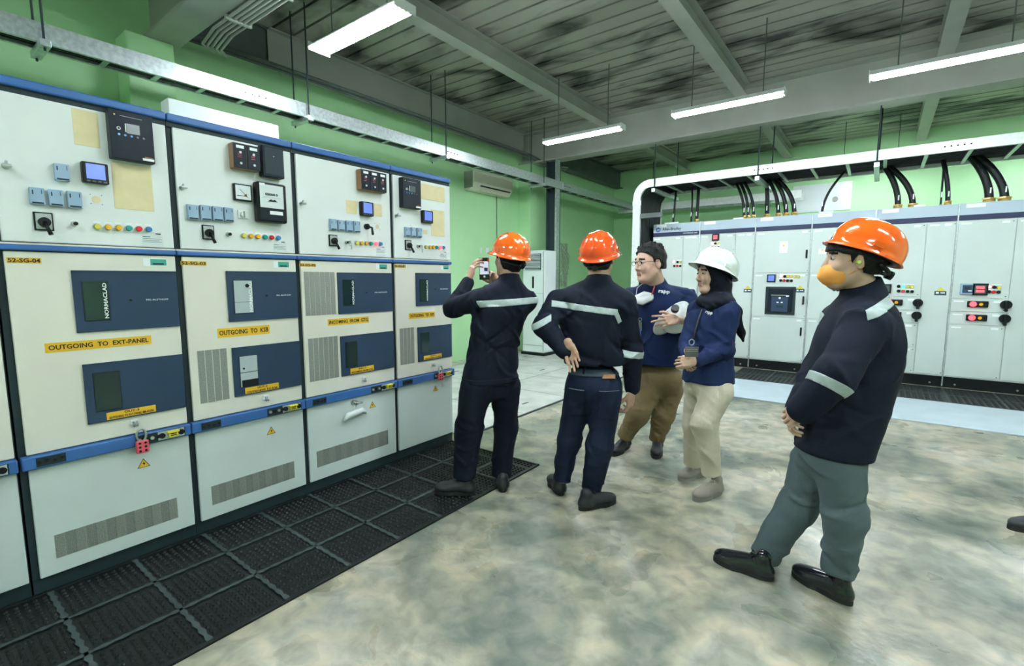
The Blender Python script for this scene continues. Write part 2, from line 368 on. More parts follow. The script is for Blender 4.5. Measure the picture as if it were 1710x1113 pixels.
def terminal(parent, root, r):
    mb = MB(frL); mb.box((r[0], r[1], DO), (r[2], r[3], DO+.022), 'term', .003)
    u0, v0, u1, v1 = r; w = DO+.022
    mb.box((u0+.006, v0+.004, w), (u1-.005, v0+.010, w+.0015), 'frame'); mb.box((u0+.008, v1-.03, w), (u0+.012, v1-.012, w+.001), 'frame')
    mb.box((u1-.010, v1-.026, w), (u1-.008, v1-.008, w+.001), 'frame'); mb.build('terminal_cover', parent, root)
def doorknob(parent, root, c):
    mb = MB(frL); mb.cyl((c[0], c[1], DO), (c[0], c[1], DO+.012), .012, 'steel'); mb.box((c[0]-.016, c[1]-.006, DO+.012), (c[0]+.016, c[1]+.006, DO+.045), 'steel', .004)
    mb.cyl((c[0], c[1]+.0, DO+.01), (c[0], c[1]+.018, DO+.03), .005, 'steel', n=8); mb.build('door_knob', parent, root)
def vent(parent, root, r, n, alt=False, name='vent_mesh'):
    mb = MB(frL); u0, v0, u1, v1 = r; w = (u1-u0)/n
    for i in range(n):
        mb.box((u0+i*w+(0 if alt else .0015), v0, DO), (u0+(i+1)*w-(0 if alt else .0015), v1, DO+.0012), 'meshd' if alt and i % 2 else 'mesh')
        if not alt:
            k_ = int((v1-v0)/.006)
            for j in range(k_): mb.box((u0+i*w+.004, v0+j*.006+.002, DO+.0012), (u0+(i+1)*w-.004, v0+j*.006+.0035, DO+.0016), 'meshd')
        else:
            k_ = int(w/.0055)
            for j in range(k_): mb.box((u0+i*w+j*.0055+.002, v0+.003, DO+.0012), (u0+i*w+j*.0055+.0035, v1-.003, DO+.0016), 'mesh' if i % 2 else 'meshd')
    mb.build(name, parent, root)
def navy(parent, root, r, win, wmat, logo, door_w):
    u0, v0, u1, v1 = r; mb = MB(frL); mb.box((u0, v0, DO), (u1, v1, DO+.006), 'navyp', .002)
    mb.box((u0, v0, DO+.006), (u0+.006, v1, DO+.009), 'navyp'); mb.box((u0, v1-.006, DO+.006), (u1, v1, DO+.009), 'navyp'); mb.box((u0, v0, DO+.006), (u1, v0+.006, DO+.009), 'navyp')
    if logo:
        mb.cyl(((win[2]+u1)/2-.5*(u1-win[2])*.4, (v0+v1)/2, DO+.006), ((win[2]+u1)/2-.5*(u1-win[2])*.4, (v0+v1)/2, DO+.01), .006, 'black', n=8)
        mb.text('MG ALSTHOM', (win[2]+(u1-win[2])*.68, (v0+v1)/2, DO+.006), .009, 'whitetxt', width=(u1-win[2])*.32)
    p = mb.build('breaker_panel', parent, root)
    mw = MB(frL); a, b_, c, d = win
    mw.box((a-.004, b_-.004, DO+.006), (c+.004, d+.004, DO+.009), 'frame', .001); mw.box((a, b_, DO+.009), (c, d, DO+.0105), wmat)
    if logo: mw.text('NORMACLAD', (c-(c-a)*.12, (b_+d)/2, DO+.0105), (c-a)*.17, 'whitetxt', width=(d-b_)*.94, rot=math.pi/2, bold=.02)
    if wmat == 'glassg':
        if logo: mw.cyl((a+(c-a)*.72, d-.03, DO+.0105), (a+(c-a)*.72, d-.03, DO+.013), .011, 'black'); mw.box((a, b_+(d-b_)*.33, DO+.0105), (c, b_+(d-b_)*.34, DO+.0115), 'frame')
        else: mw.box((a+.006, b_, DO+.0105), (c, b_+(d-b_)*.22, DO+.0115), 'black'); mw.box((a, b_+(d-b_)*.46, DO+.0105), (c, b_+(d-b_)*.48, DO+.0115), 'frame'); mw.cyl((a+.02, b_+(d-b_)*.6, DO+.0105), (a+.02, b_+(d-b_)*.6, DO+.013), .006, 'black')
    mw.build('window', p, root)
BUT = [.33, .995, 1.66, 2.425, 3.065]
def cabinet(u0, u1, label, d):
    r = thing('switchgear_cabinet', (XF-.7, (u0+u1)/2, 0), label, 'electrical cabinet', 'cream switchgear cabinets along the left wall')
    g = .026; a = u0+g; b = u1-.006
    mb = MB(frL); mb.box((u0+.001, 0, -1.9), (u1-.001, 2.29, 0), 'frame'); mb.box((u0+.001, 0, 0), (u1-.001, .075, .004), 'frame')
    if d.get('last'):
        mb.box((u1-.03, .08, 0), (u1-.001, 2.24, .012), 'lowwhite')
    mb.build('housing', r, r)
    mb = MB(frL); mb.box((u0, 2.26, -.02), (u1-.003, 2.30, .03), 'bluetrim', .008); mb.box((u0, 2.235, -.01), (u1-.003, 2.262, .012), 'frame'); mb.build('top_trim', r, r)
    mb = MB(frL); mb.box((u0, 1.575, -.01), (u1-.003, 1.60, .032), 'bluetrim', .006); mb.box((u0, 1.60, -.01), (u1-.003, 1.608, .02), 'cream'); mb.build('middle_trim', r, r)
    up = MB(frL).box((a, 1.612, 0), (b, 2.235, DO), 'white', .004).build('instrument_door', r, r)
    md = MB(frL).box((a, .665, 0), (b, 1.57, DO), 'cream', .004).build('breaker_door', r, r)
    lo = MB(frL).box((a, .078, 0), (b, .60, DO), 'lowwhite', .004).build('cable_door', r, r)
    # blue bumper rail with its recesses
    mb = MB(frL); mb.box((u0+.004, .602, 0), (u1-.001, .662, .045), 'bluetrim', .006)
    mb.box((u0+.05, .612, .045), (u0+.15, .652, .047), 'frame'); 
    for q in range(4): mb.cyl((u0+.06+q*.026, .63+.006*(q % 2), .047), (u0+.06+q*.026, .63+.006*(q % 2), .054), .006+.002*(q % 2), 'black', n=8)
    rail = mb.build('bumper_rail', r, r)
    mb = MB(frL); mb.box((u1-.25, .608, .045), (u1-.03, .656, .047), 'frame', .0); mb.box((u1-.155, .61, .047), (u1-.035, .654, .049), 'galv')
    for q in range(4): mb.cyl((u1-.235+q*.027, .633, .047), (u1-.235+q*.027, .633, .056), .009, 'black' if q % 2 else 'steel', n=10)
    for q in (-.138, -.05): mb.cyl((u1+q, .633, .047), (u1+q, .633, .058), .014, 'black', n=14)
    mb.build('control_plate', rail, r)
    mb = MB(frL); mb.box((u1-.112, .618, .047), (u1-.068, .644, .066), 'yplug', .004); mb.box((u1-.118, .640, .047), (u1-.062, .650, .07), 'yplug', .003)
    mb.box((u1-.104, .626, .066), (u1-.076, .630, .068), 'black'); mb.box((u1-.104, .635, .066), (u1-.076, .639, .068), 'black'); mb.build('yellow_plug', rail, r)
    for q in d.get('tape', []): plate(up, r, 'blanking_plate', rectL(*q), .0015, 'tape', label='cream yellow blanking plate')
    for q in d.get('hole', []):
        c = PL(*q); mb = MB(frL).cyl((c[0], c[1], DO), (c[0], c[1], DO+.001), .016, 'tape', n=20)
        for (sx, sy) in ((1,1),(1,-1),(-1,1),(-1,-1)): mb.cyl((c[0]+sx*.021, c[1]+sy*.021, DO), (c[0]+sx*.021, c[1]+sy*.021, DO+.001), .002, 'black', n=6)
        mb.build('blanking_disc', up, r)
    for q in d.get('meter', []): meter(up, r, rectL(*q))
    for q in d.get('term', []): terminal(up, r, rectL(*q))
    if 'sel' in d: selector(up, r, rectL(*d['sel']))
    if 'key' in d: keysw(up, r, PL(*d['key']), d.get('keys'))
    if 'knob' in d: doorknob(up, r, PL(*d['knob']))
    for q, mt in zip(d.get('lamps', []), ('ly', 'lo', 'lo', 'lg', d.get('red', 'lr'), 'lb')): lampL(up, r, PL(*q), mt)
    if 'rating' in d:
        q = rectL(*d['rating']); mb = MB(frL).box((q[0], q[1], DO), (q[2], q[3], DO+.001), 'lowwhite')
        mb.box((q[0]+.004, q[3]-.012, DO+.001), (q[0]+.035, q[3]-.009, DO+.0014), 'frame')
        for j in range(3): mb.box((q[0]+.004, q[3]-.02-.008*j, DO+.001), (q[2]-.006-.01*(j % 2), q[3]-.0185-.008*j, DO+.0014), 'frame')
        mb.box((q[2]-.03, q[3]+.004, DO), (q[2]-.008, q[3]+.009, DO+.0014), 'black')
        mb.build('rating_plate', up, r)
    for q in d.get('relay', []):
        q = rectL(*q); u, v, U, V_ = q; mb = MB(frL); mb.box((u, v, DO), (U, V_, DO+.05), 'relay', .004); w = DO+.05; W_ = U-u; H_ = V_-v
        mb.box((u+W_*.38, v+H_*.55, w), (u+W_*.68, v+H_*.75, w+.001), 'lcdgrey'); mb.box((u+W_*.35, v+H_*.57, w), (u+W_*.37, v+H_*.74, w+.001), 'whitetxt')
        mb.cyl((u+W_*.2, v+H_*.62, w), (u+W_*.2, v+H_*.62, w+.004), W_*.045, 'whitetxt', n=12); mb.cyl((u+W_*.2, v+H_*.62, w+.004), (u+W_*.2, v+H_*.62, w+.005), W_*.028, 'relay', n=12)
        mb.cyl((u+W_*.13, v+H_*.89, w), (u+W_*.13, v+H_*.89, w+.002), W_*.02, 'ly', n=8); mb.box((u+W_*.25, v+H_*.88, w), (u+W_*.75, v+H_*.89, w+.0006), 'mesh')
        for j in range(5): mb.cyl((u+W_*(.2+.14*j), v+H_*.5, w), (u+W_*(.2+.14*j), v+H_*.5, w+.002), W_*.03, 'lb' if j < 3 else 'lcdgrey', n=8)
        mb.box((u+W_*.7, v+H_*.04, w), (u+W_*.97, v+H_*.09, w+.001), 'whitetxt' if W_ > .15 else 'mesh'); mb.box((u+W_*.75, v+H_*.1, w), (u+W_*.95, v+H_*.12, w+.001), 'copper')
        mb.build('protection_relay', up, r)
    for q, n in d.get('multi', []):
        u, v, U, V_ = rectL(*q); mb = MB(frL); mb.box((u, v, DO), (U, V_, DO+.055), 'copper', .005); w = DO+.055; W_ = (U-u)/n
        for j in range(n):
            mb.box((u+W_*j+.002, v+.003, w), (u+W_*(j+1)-.002, V_-.003, w+.006), 'relay', .002); c = u+W_*(j+.5)
            mb.box((c-W_*.28, V_-.03, w+.006), (c+W_*.28, V_-.014, w+.008), 'whitetxt'); mb.cyl((c, V_-.052, w+.006), (c, V_-.052, w+.01), .007, 'steel', n=10)
            mb.cyl((c, v+.028, w+.006), (c, v+.028, w+.012), .007, 'steel', n=10)
            for z_ in (.45, .52, .58): mb.box((c-W_*.2, v+(V_-v)*z_-.002, w+.006), (c+W_*.1, v+(V_-v)*z_, w+.007), 'pink')
        mb.build('relay_block', up, r)
    if 'plain' in d:
        u, v, U, V_ = rectL(*d['plain']); mb = MB(frL); mb.box((u, v, DO), (U, V_, DO+.055), 'relay', .006); mb.box((u+.012, v+.014, DO+.055), (U-.008, V_-.012, DO+.058), 'frame', .001)
        mb.cyl(((u+U)/2, (v+V_)/2+.03, DO+.058), ((u+U)/2, (v+V_)/2+.03, DO+.061), .003, 'steel', n=8); mb.build('relay_case', up, r)
    if 'ammeter' in d:
        u, v, U, V_ = rectL(*d['ammeter']); mb = MB(frL); mb.box((u, v, DO), (U, V_, DO+.02), 'black', .004); mb.box((u+.008, v+.008, DO+.02), (U-.008, V_-.008, DO+.0215), 'clear')
        c = (U-.03, v+.024); mb.prism([(c[0]+.018*math.cos(t), c[1]+.0+.018*math.sin(t)) for t in (1.6, 2.2, 2.9)]+[c], DO+.0215, DO+.0225, 'copper'); mb.box((u+.014, v+.026, DO+.0215), (U-.03, v+.029, DO+.0225), 'black')
        mb.tube([(U-.022, v+.018, DO+.023), (u+.03, V_-.03, DO+.023)], .001, 'black', 4); mb.build('ammeter', up, r)
        u, v, U, V_ = rectL(*d['energy']); mb = MB(frL); mb.box((u, v, DO), (U, V_, DO+.06), 'black', .012); H_ = V_-v; w = DO+.06
        mb.box((u+.014, v+H_*.36, w), (U-.022, V_-.014, w+.002), 'clear', .001); mb.text('00000.0', ((u+U)/2-.006, v+H_*.70, w+.002), .014, 'blacktxt', width=(U-u)*.42, bold=.03)
        mb.prism([((u+U)/2-.03, v+H_*.52), ((u+U)/2-.012, v+H_*.58), ((u+U)/2, v+H_*.56), ((u+U)/2+.012, v+H_*.58), ((u+U)/2+.028, v+H_*.52)], w+.002, w+.003, 'black')
        for j in range(2): mb.box((u+.03, v+H_*(.63-.02*j), w+.002), (U-.04, v+H_*(.632-.02*j), w+.003), 'black')
        mb.box(((u+U)/2-.02, v+H_*.2, w), (U-.03, v+H_*.29, w+.002), 'whitetxt'); mb.box((u+.016, v+.016, w), (U-.022, v+H_*.33, w+.001), 'relay'); mb.box((u+.014, V_-.02, w), (u+.045, V_-.008, w+.003), 'whitetxt')
        mb.build('energy_meter', up, r)
        c = PL(402.5, 359); mb = MB(frL).box((c[0]-.028, c[1]-.024, DO), (c[0]+.028, c[1]+.024, DO+.008), 'white', .003); mb.cyl((c[0], c[1]-.002, DO+.008), (c[0], c[1]-.002, DO+.02), .018, 'white', r2=.013); mb.box((c[0]-.003, c[1]-.016, DO+.02), (c[0]+.003, c[1]+.018, DO+.028), 'mesh', .001)
        mb.build('rotary_knob', up, r)
    if 'handle2' in d:
        c = PL(*d['handle2']); mb = MB(frL).cyl((c[0], c[1], DO), (c[0], c[1], DO+.02), .02, 'black'); mb.tube([(c[0], c[1], DO+.02), (c[0]+.014, c[1]-.01, DO+.05), (c[0]+.016, c[1]-.06, DO+.055)], [.008, .008, .009], 'frame')
        mb.build('selector_switch', up, r)
    if 'id' in d: labelplate(md, r, 'name_label', rectL(*d['id'][0]), [d['id'][1]], th=.72, bold=.03)
    if 'green' in d:
        q = rectL(*d['green']); mb = MB(frL).box((q[0]-.03, q[1]-.004, DO), (q[2]+.002, q[3]+.004, DO+.0008), 'whitetxt').box((q[0], q[1], DO+.0008), (q[2], q[3], DO+.0015), 'green'); mb.box((q[0]+.01, q[1]+.004, DO+.0015), (q[2]-.012, q[1]+.012, DO+.002), 'frame'); mb.build('green_sticker', md, r)
    nv = d.get('navy')
    if nv:
        (p1, w1, m1), (p2, w2, m2) = nv
        q = rectL(*p1); navy(md, r, (q[0], q[1], b-.002, q[3]), rectL(*w1), m1, True, b)
        q = rectL(*p2); navy(md, r, (q[0], q[1], b-.002, q[3]), rectL(*w2), m2, False, b)
    for q, n in d.get('vents', []): vent(md, r, rectL(*q), n)
    if 'feed' in d: labelplate(md, r, 'feeder_label', rectL(*d['feed'][0]), [d['feed'][1]], th=.5, bold=.02)
    if 'out' in d: labelplate(md, r, 'feeder_label', rectL(*d['out'][0]), list(d['out'][1]), th=.62, w0=DO+.0062)
    if 'latch' in d:
        c = PL(*d['latch']); mb = MB(frL).box((c[0]-.018, c[1]-.012, DO), (c[0]+.018, c[1]+.018, DO+.01), 'white', .003)
        mb.tube([(c[0]-.006, c[1]+.008, DO+.012), (c[0]-.006, c[1]-.016, DO+.022), (c[0]+.008, c[1]-.016, DO+.022), (c[0]+.008, c[1]+.008, DO+.012)], .004, 'steel', 6); mb.build('door_latch', md, r)
    if 'tri' in d:
        c = PL(*d['tri']); mb = MB(frL); s_ = .028
        mb.prism([(c[0]-s_, c[1]-s_*.75), (c[0]+s_, c[1]-s_*.75), (c[0], c[1]+s_*.95)], DO, DO+.0008, 'blacktxt'); s2 = s_*.84
        mb.prism([(c[0]-s2, c[1]-s2*.78), (c[0]+s2, c[1]-s2*.78), (c[0], c[1]+s2*.88)], DO+.0008, DO+.0014, 'yellow')
        mb.prism([(c[0]+.003, c[1]+.012), (c[0]-.006, c[1]-.002), (c[0]+.0, c[1]-.002), (c[0]-.002, c[1]-.016), (c[0]+.007, c[1]+.003), (c[0]+.001, c[1]+.002)], DO+.0014, DO+.002, 'blacktxt'); mb.build('warning_sticker', lo, r)
    if 'vlow' in d: vent(lo, r, rectL(*d['vlow']), d.get('vn', 13), True)
    return r
def L6(xs, y0, y1): return [(x, y0+(y1-y0)*i/5) for i, x in enumerate(xs)]
cabinet(-.35, .325, 'cream cabinet at the far left edge of the picture, only its lower strip showing', {})
c4 = cabinet(BUT[0], BUT[1], 'cream electrical cabinet labelled 52-SG-04 and OUTGOING TO EXT-PANEL, nearest the viewer', dict(
    tape=[(117,181,166,249), (183,271,256,354.5)], relay=[(172.5,184,252,277.7)], meter=[(130.7,271,178,311)],
    term=[(86,274,114.5,305.4), (45,313.5,73,344), (77,317,104,347), (108,320,135,350)], hole=[(159,334)], sel=(52.5,354,89,387), key=(122.6,374.7),
    lamps=L6((160.3,178.4,195.7,213,229.6,245.8), 379.3, 384), rating=(234.5,392,271,414), knob=(8,279),
    id=((9,430,68,440.5), '52-SG-04'), green=(248.5,433,276,444), navy=(((116,451.7,289.5,545), (135,471,181,533), 'glassd'), ((134.9,608.8,301,680), (153.6,623.8,200.4,679.5), 'glassd')),
    feed=((72.4,573.6,251,574), 'OUTGOING  TO  EXT-PANEL'), out=((175,689,257.8,686), ('OUT-3', 'OUTGOING TO EXT-PANEL 380-415/50')), latch=(222,705), tri=(238,773), vlow=(88.7,893,295.6,862.8)))
c3 = cabinet(BUT[1], BUT[2], 'cream electrical cabinet labelled 52-SG-03 and OUTGOING TO KSB, with a round-cornered energy meter', dict(
    multi=[((378,240,425,290), 2)], plain=(427,244,465.6,302), ammeter=(385,306.7,416.6,338.7), energy=(417.7,304.4,470.3,375.6), knob=(301,315),
    term=[(308,342,328,368.6), (329.6,343,349,370), (350,345,368.7,371), (369.4,347,386,372)], sel=(333.6,375.7,355.8,401.4), key=(378.7,392),
    lamps=L6((404.4,416,427.8,439.5,450.5,461.5), 394.4, 398), rating=(454,406,476,421), id=((299,436,342.5,443.8), '52-SG-03'), green=(461.7,437.7,480,447),
    navy=(((374,453,489,530.6), (386.2,468.9,419.8,521.7), 'glassg'), ((383.8,581,497,643), (396.3,595.7,428,641.5), 'glassg')),
    feed=((360.3,549,448,557), 'OUTGOING  TO  KSB'), out=((406,647.6,462.6,648), ('OUT-2', 'OUTGOING TO KSB')), vents=[((326,586.5,381.6,665.3), 4)], latch=(441,664), tri=(450.4,718.8), vlow=(350.3,812,490,796.7)))
c2 = cabinet(BUT[2], BUT[3], 'wide cream electrical cabinet labelled INCOMING FROM GTG, vent mesh beside both navy panels', dict(
    multi=[((591.7,283.8,635,325), 3)], tape=[(574.7,333.8,593.6,358.3), (618,340,635,363)], meter=[(596.4,337,617,363)], knob=(500,341),
    term=[(546,366,557.7,385.7), (559.6,367.8,571,387), (573,368.7,583.8,388.5), (585.7,369.6,596.8,389.5)], handle2=(608.7,379), hole=[(627.6,379)], sel=(545.5,392,560.6,412), key=(575.7,405.5), keys=1,
    lamps=L6((592.7,600.2,608.3,616.2,624.4,632), 406.5, 408), red='litr', rating=(625.7,414,641,428), id=((497.3,440,525,446), '52-SG-02'), green=(630.7,441.7,643.7,450),
    navy=(((559.6,455.3,648,519.4), (569,467.8,588.5,509.5), 'glassd'), ((564.8,562,651,613.7), (573.4,572,593.4,610.3), 'glassd')),
    feed=((544.7,533.4,613.5,538.7), 'INCOMING  FROM  GTG'), out=((581.7,615.7,621,617.6), ('INC-1', 'INCOMING FROM GTG')), vents=[((504.3,454.2,559.0,524.6), 6), ((511.4,566,564.0,629.3), 6)], latch=(604.6,633), tri=(619.5,675.7), vlow=(526,754,646,741)))
c1 = cabinet(BUT[3], BUT[4], 'cream electrical cabinet labelled OUTGOING TO KPS at the far end of the row', dict(last=1,
    relay=[(662.5,297,694,351.7)], tape=[(695.5,305.5,739.8,339.4), (717,350,739.8,396), (704,384,710.6,391.4)], meter=[(699.3,351.7,716.3,374.4)], knob=(658.7,361),
    term=[(671.5,379.5,680.4,396), (681.7,380,689.8,397), (691.7,381,699.6,397.6)], sel=(672.9,400.8,684.2,418.7), key=(695,412), keys=1,
    lamps=L6((708.1,714.4,720.2,725.7,731.9,737.2), 413, 414), red='litr', rating=(732.9,422.5,743.6,433.8), id=((655.5,442.2,674.4,447.7), '52-SG-01'), green=(737.5,444.3,746.6,450.3),
    navy=(((690.6,456,749,508.2), (697.6,467,711.4,503), 'glassd'), ((694,547,749.7,595), (699.7,556.3,713.5,587.6), 'glassd')),
    feed=((680,523.3,723.7,529.5), 'OUTGOING  TO  KPS'), out=((704.4,594.6,734,596), ('OUT-1', 'OUTGOING TO KPS')), vents=[((664.5,549,690,605.8), 4)], latch=(720,608.5), tri=(724.5,648.8)))
# lockout hasps and wrapped handle hang from the cabinets: things of their own
def hasp(c, label, tagged=False):
    r = thing('lockout_hasp', (XF+.06, c[0], c[1]), label, 'lock', 'lockout hasps hanging on the cabinets'); mb = MB(frL)
    mb.tube([(c[0]+.02*math.sin(t), c[1]+.03+.034*math.cos(t), .062) for t in [i*.524 for i in range(12)]], .006, 'steel', 8, True); mb.build('shackle', r, r)
    mb = MB(frL).box((c[0]-.028, c[1]-.062, .052), (c[0]+.028, c[1]+.004, .074), 'pink', .008)
    for i in range(2):
        for j in range(3): mb.cyl((c[0]-.012+.024*i, c[1]-.048+.02*j, .074), (c[0]-.012+.024*i, c[1]-.048+.02*j, .0755), .006, 'black', n=10)
    mb.build('red_grip', r, r)
    if tagged: MB(frL).box((c[0]+.01, c[1]-.125, .06), (c[0]+.05, c[1]-.07, .062), 'galv', .0).build('tag', r, r)
hasp(PL(230, 733), 'red lockout hasp hanging on the blue rail of cabinet 52-SG-04')
hasp(PL(727, 622), 'small red lockout hasp with a tag, on the endmost cream cabinet', True)
c = PL(588, 672); r = thing('draw_handle', (XF, c[0], c[1]), 'chrome lever handle wrapped in clear plastic on the INCOMING FROM GTG cabinet', 'handle')
mb = MB(frL).cyl((c[0], c[1], DO), (c[0], c[1], DO+.03), .02, 'steel'); mb.tube([(c[0]-.02, c[1]+.012, DO+.03), (c[0], c[1], DO+.035), (c[0]+.05, c[1]-.004, DO+.035)], .007, 'steel'); mb.build('lever', r, r)
a_ = PL(569, 703); b_ = PL(606, 688); mb = MB(frL); mb.tube([(c[0]-.01, c[1], DO+.03), (c[0]-.02, c[1]-.08, DO+.03)], .002, 'plastic', 5)
mb.tube([(a_[0], a_[1], DO+.02), (a_[0]+.03, a_[1]+.035, DO+.025), (b_[0]-.04, b_[1]+.03, DO+.03), (b_[0], b_[1]-.0, DO+.02)], [.008, .024, .022, .012], 'plastic', 10); mb.build('plastic_wrap', r, r)
# ------------------------------------------------------------------ grey motor control cabinets
YF = 8.6
def frM(u, v, w_): return (u, YF-w_, v)
def PM(px, py):
    q = at(px, py, 1, YF); return (q[0], q[2])
def rectM(x0, y0, x1, y1):
    a = PM(x0, y0); b = PM(x1, y1); return (a[0], b[1], b[0], a[1])
DM = .012; ZT = 2.42
def mcc(u0, u1, label, doors, vs_, items):
    r = thing('motor_control_cabinet', ((u0+u1)/2, YF+.4, 0), label, 'electrical cabinet', 'grey motor control cabinets along the back')
    mb = MB(frM); mb.box((u0, .15, -.8), (u1, ZT, 0), 'mcc'); mb.box((u0, 0, -.78), (u1, .15, -.02), 'black')
    mb.box((u1-.012, .02, 0), (u1+.002, ZT, .02), 'galv')
    for q in (.15, .85): mb.cyl((u0+(u1-u0)*q, .05, -.02), (u0+(u1-u0)*q, .05, -.01), .012, 'steel', n=8)
    mb.build('housing', r, r)
    hd = MB(frM); hd.box((u0+.004, 2.27, 0), (u1-.014, ZT-.004, DM), 'mcctop', .002); hd.box((u0+.004, 2.205, 0), (u1-.014, 2.27, DM+.001), 'mccnavy')
    hd.box((u0+.06, 2.36, DM), (u0+.24, 2.41, DM+.002), 'whitetxt')
    if items.get('brand'):
        c = (u0+.09, 2.325); hd.cyl((c[0], c[1], DM), (c[0], c[1], DM+.003), .042, 'bluetrim', n=20); hd.text('AB', (c[0], c[1], DM+.003), .03, 'whitetxt')
        hd.text('Allen-Bradley', (c[0]+.24, c[1]-.004, DM), .05, 'mccnavy', width=.33, bold=.02); hd.text('CENTERLINE 2500', (u1-.17, 2.24, DM+.001), .018, 'whitetxt', width=.24)
    hd.build('header_panel', r, r)
    DD = []
    for (a, b, z0, z1) in doors:
        w = (u1-u0); A = u0+a*w; B = u0+b*w
        mb = MB(frM).box((A+.004, z0+.004, 0), (B-.004 if b < 1 else B-.016, z1-.004, DM), 'mcc', .002)
        mb.box((A+.03, z1-.05, DM), (A+.13, z1-.03, DM+.001), 'whitetxt'); mb.box((B-.13, z1-.055, DM), (B-.06, z1-.025, DM+.001), 'whitetxt')
        for zz in (z0+.03, z1-.035): mb.cyl((B-.03, zz, DM), (B-.03, zz, DM+.003), .006, 'frame', n=8)
        DD.append((A, B, z0, z1, mb.build('door', r, r)))
    def host(c):
        for d in DD:
            if d[0] <= c[0] <= d[1] and d[2] <= c[1] <= d[3]: return d[4]
        return DD[0][4]
    for (x, y, mt) in items.get('lamp', []):
        c = PM(x, y); lampL(host(c), r, c, mt, frM, DM, .022)
    for (x, y, h_, mt) in items.get('disp', []):
        c = PM(x, y); mb = MB(frM).box((c[0]-h_, c[1]-h_, DM), (c[0]+h_, c[1]+h_, DM+.03), 'black' if mt != 'blue' else 'term', .005)
        q = h_*.72; mb.box((c[0]-q, c[1]-q, DM+.03), (c[0]+q, c[1]+q, DM+.032), {'blue': 'navyp', 'red': 'lcdgrey'}.get(mt, mt))
        if mt == 'red':
            for j in range(2): mb.text('888', (c[0], c[1]+q*(.45-.9*j), DM+.032), q*.55, 'litr', width=q*1.5, bold=.03)
        if mt == 'blue': mb.box((c[0]-q*.6, c[1]-q*.1, DM+.032), (c[0]+q*.5, c[1]+q*.6, DM+.033), 'frame'); mb.box((c[0]+q*.1, c[1]-q*.6, DM+.032), (c[0]+q*.8, c[1]-q*.3, DM+.033), 'whitetxt')
        mb.build('display', host(c), r)
    for (x, y) in items.get('handle', []):
        c = PM(x, y); MB(frM).box((c[0]-.012, c[1]-.065, DM), (c[0]+.012, c[1]+.065, DM+.025), 'black', .008).build('door_handle', host(c), r)
    for (x, y) in items.get('warn', []):
        c = PM(x, y); mb = MB(frM).box((c[0]-.06, c[1]-.055, DM), (c[0]+.06, c[1]+.0, DM+.001), 'navyp'); mb.prism([(c[0]-.05, c[1]), (c[0]+.05, c[1]), (c[0], c[1]+.055)], DM, DM+.001, 'ly')
        mb.box((c[0]-.045, c[1]-.035, DM+.001), (c[0]-.015, c[1]-.012, DM+.002), 'whitetxt'); mb.box((c[0]+.0, c[1]-.03, DM+.001), (c[0]+.045, c[1]-.016, DM+.002), 'whitetxt'); mb.build('warning_sticker', host(c), r)
    for (x, y, hw, hh) in items.get('note', []):
        c = PM(x, y); mb = MB(frM).box((c[0]-hw, c[1]-hh, DM), (c[0]+hw, c[1]+hh, DM+.002), 'whitetxt'); mb.prism([(c[0]-.02, c[1]+hh*.1), (c[0]+.02, c[1]+hh*.1), (c[0], c[1]+hh*.1+.035)], DM+.002, DM+.003, 'ly'); mb.build('notice', host(c), r)
    for (x, y, lit) in items.get('starter', []):       # red light + amber in a black strip, rotary knob to its right
        c = PM(x, y); mb = MB(frM).box((c[0]-.10, c[1]-.04, DM), (c[0]+.10, c[1]+.04, DM+.03), 'black', .008); mb.cyl((c[0]-.045, c[1], DM+.03), (c[0]-.045, c[1], DM+.05), .034, lit, n=16); mb.cyl((c[0]+.03, c[1], DM+.03), (c[0]+.03, c[1], DM+.045), .02, 'lo', n=12)
        mb.build('starter_strip', host(c), r)
        k_ = (c[0]+.26, c[1]); mb = MB(frM).cyl((k_[0], k_[1], DM), (k_[0], k_[1], DM+.03), .055, 'black', n=20); mb.box((k_[0]-.016, k_[1]-.085, DM+.03), (k_[0]+.016, k_[1]+.05, DM+.06), 'black', .008); mb.build('rotary_knob', host(k_), r)
    if 'breaker' in items:
        u, v, U, V_ = rectM(*items['breaker']); mb = MB(frM); mb.box((u, v, DM), (U, V_, DM+.02), 'frame', .004); mb.box((u+.04, v+.05, DM+.02), (U-.04, V_-.03, DM+.035), 'relay', .006); w = DM+.035; W_ = U-u; H_ = V_-v
        mb.box((u+W_*.22, v+H_*.1, w), (U-W_*.22, V_-H_*.35, w+.01), 'navyp', .004); mb.box((u+W_*.2, v+H_*.68, w), (U-W_*.2, v+H_*.71, w+.002), 'mesh'); mb.box((U-W_*.3, v+H_*.65, w), (U-W_*.2, v+H_*.69, w+.003), 'whitetxt')
        mb.cyl((u+W_*.5, v+H_*.6, w+.01), (u+W_*.5, v+H_*.6, w+.02), .016, 'whitetxt', n=10)
        for j in range(2): mb.box((u+W_*(.4+.14*j), v+H_*.42, w+.01), (u+W_*(.47+.14*j), v+H_*.46, w+.012), 'whitetxt')
        mb.box((u+W_*.4, v+H_*.25, w+.01), (u+W_*.62, v+H_*.32, w+.011), 'frame'); mb.build('circuit_breaker', host(((u+U)/2, (v+V_)/2)), r)
    for (a, b_) in items.get('strips', []):
        MB(frM).box((a, ZT, -.12), (b_, ZT+.035, -.1), 'whitetxt').build('top_label', r, r)
    return r
UB = [-3.31, -2.49, -1.63, -.86, -.10, .76, 1.60, 2.44]
vz = lambda x, y: PM(x, y)[1]
z1, z2 = vz(1310, 456), vz(1305, 530)
DZ = 2.2; B0 = .165
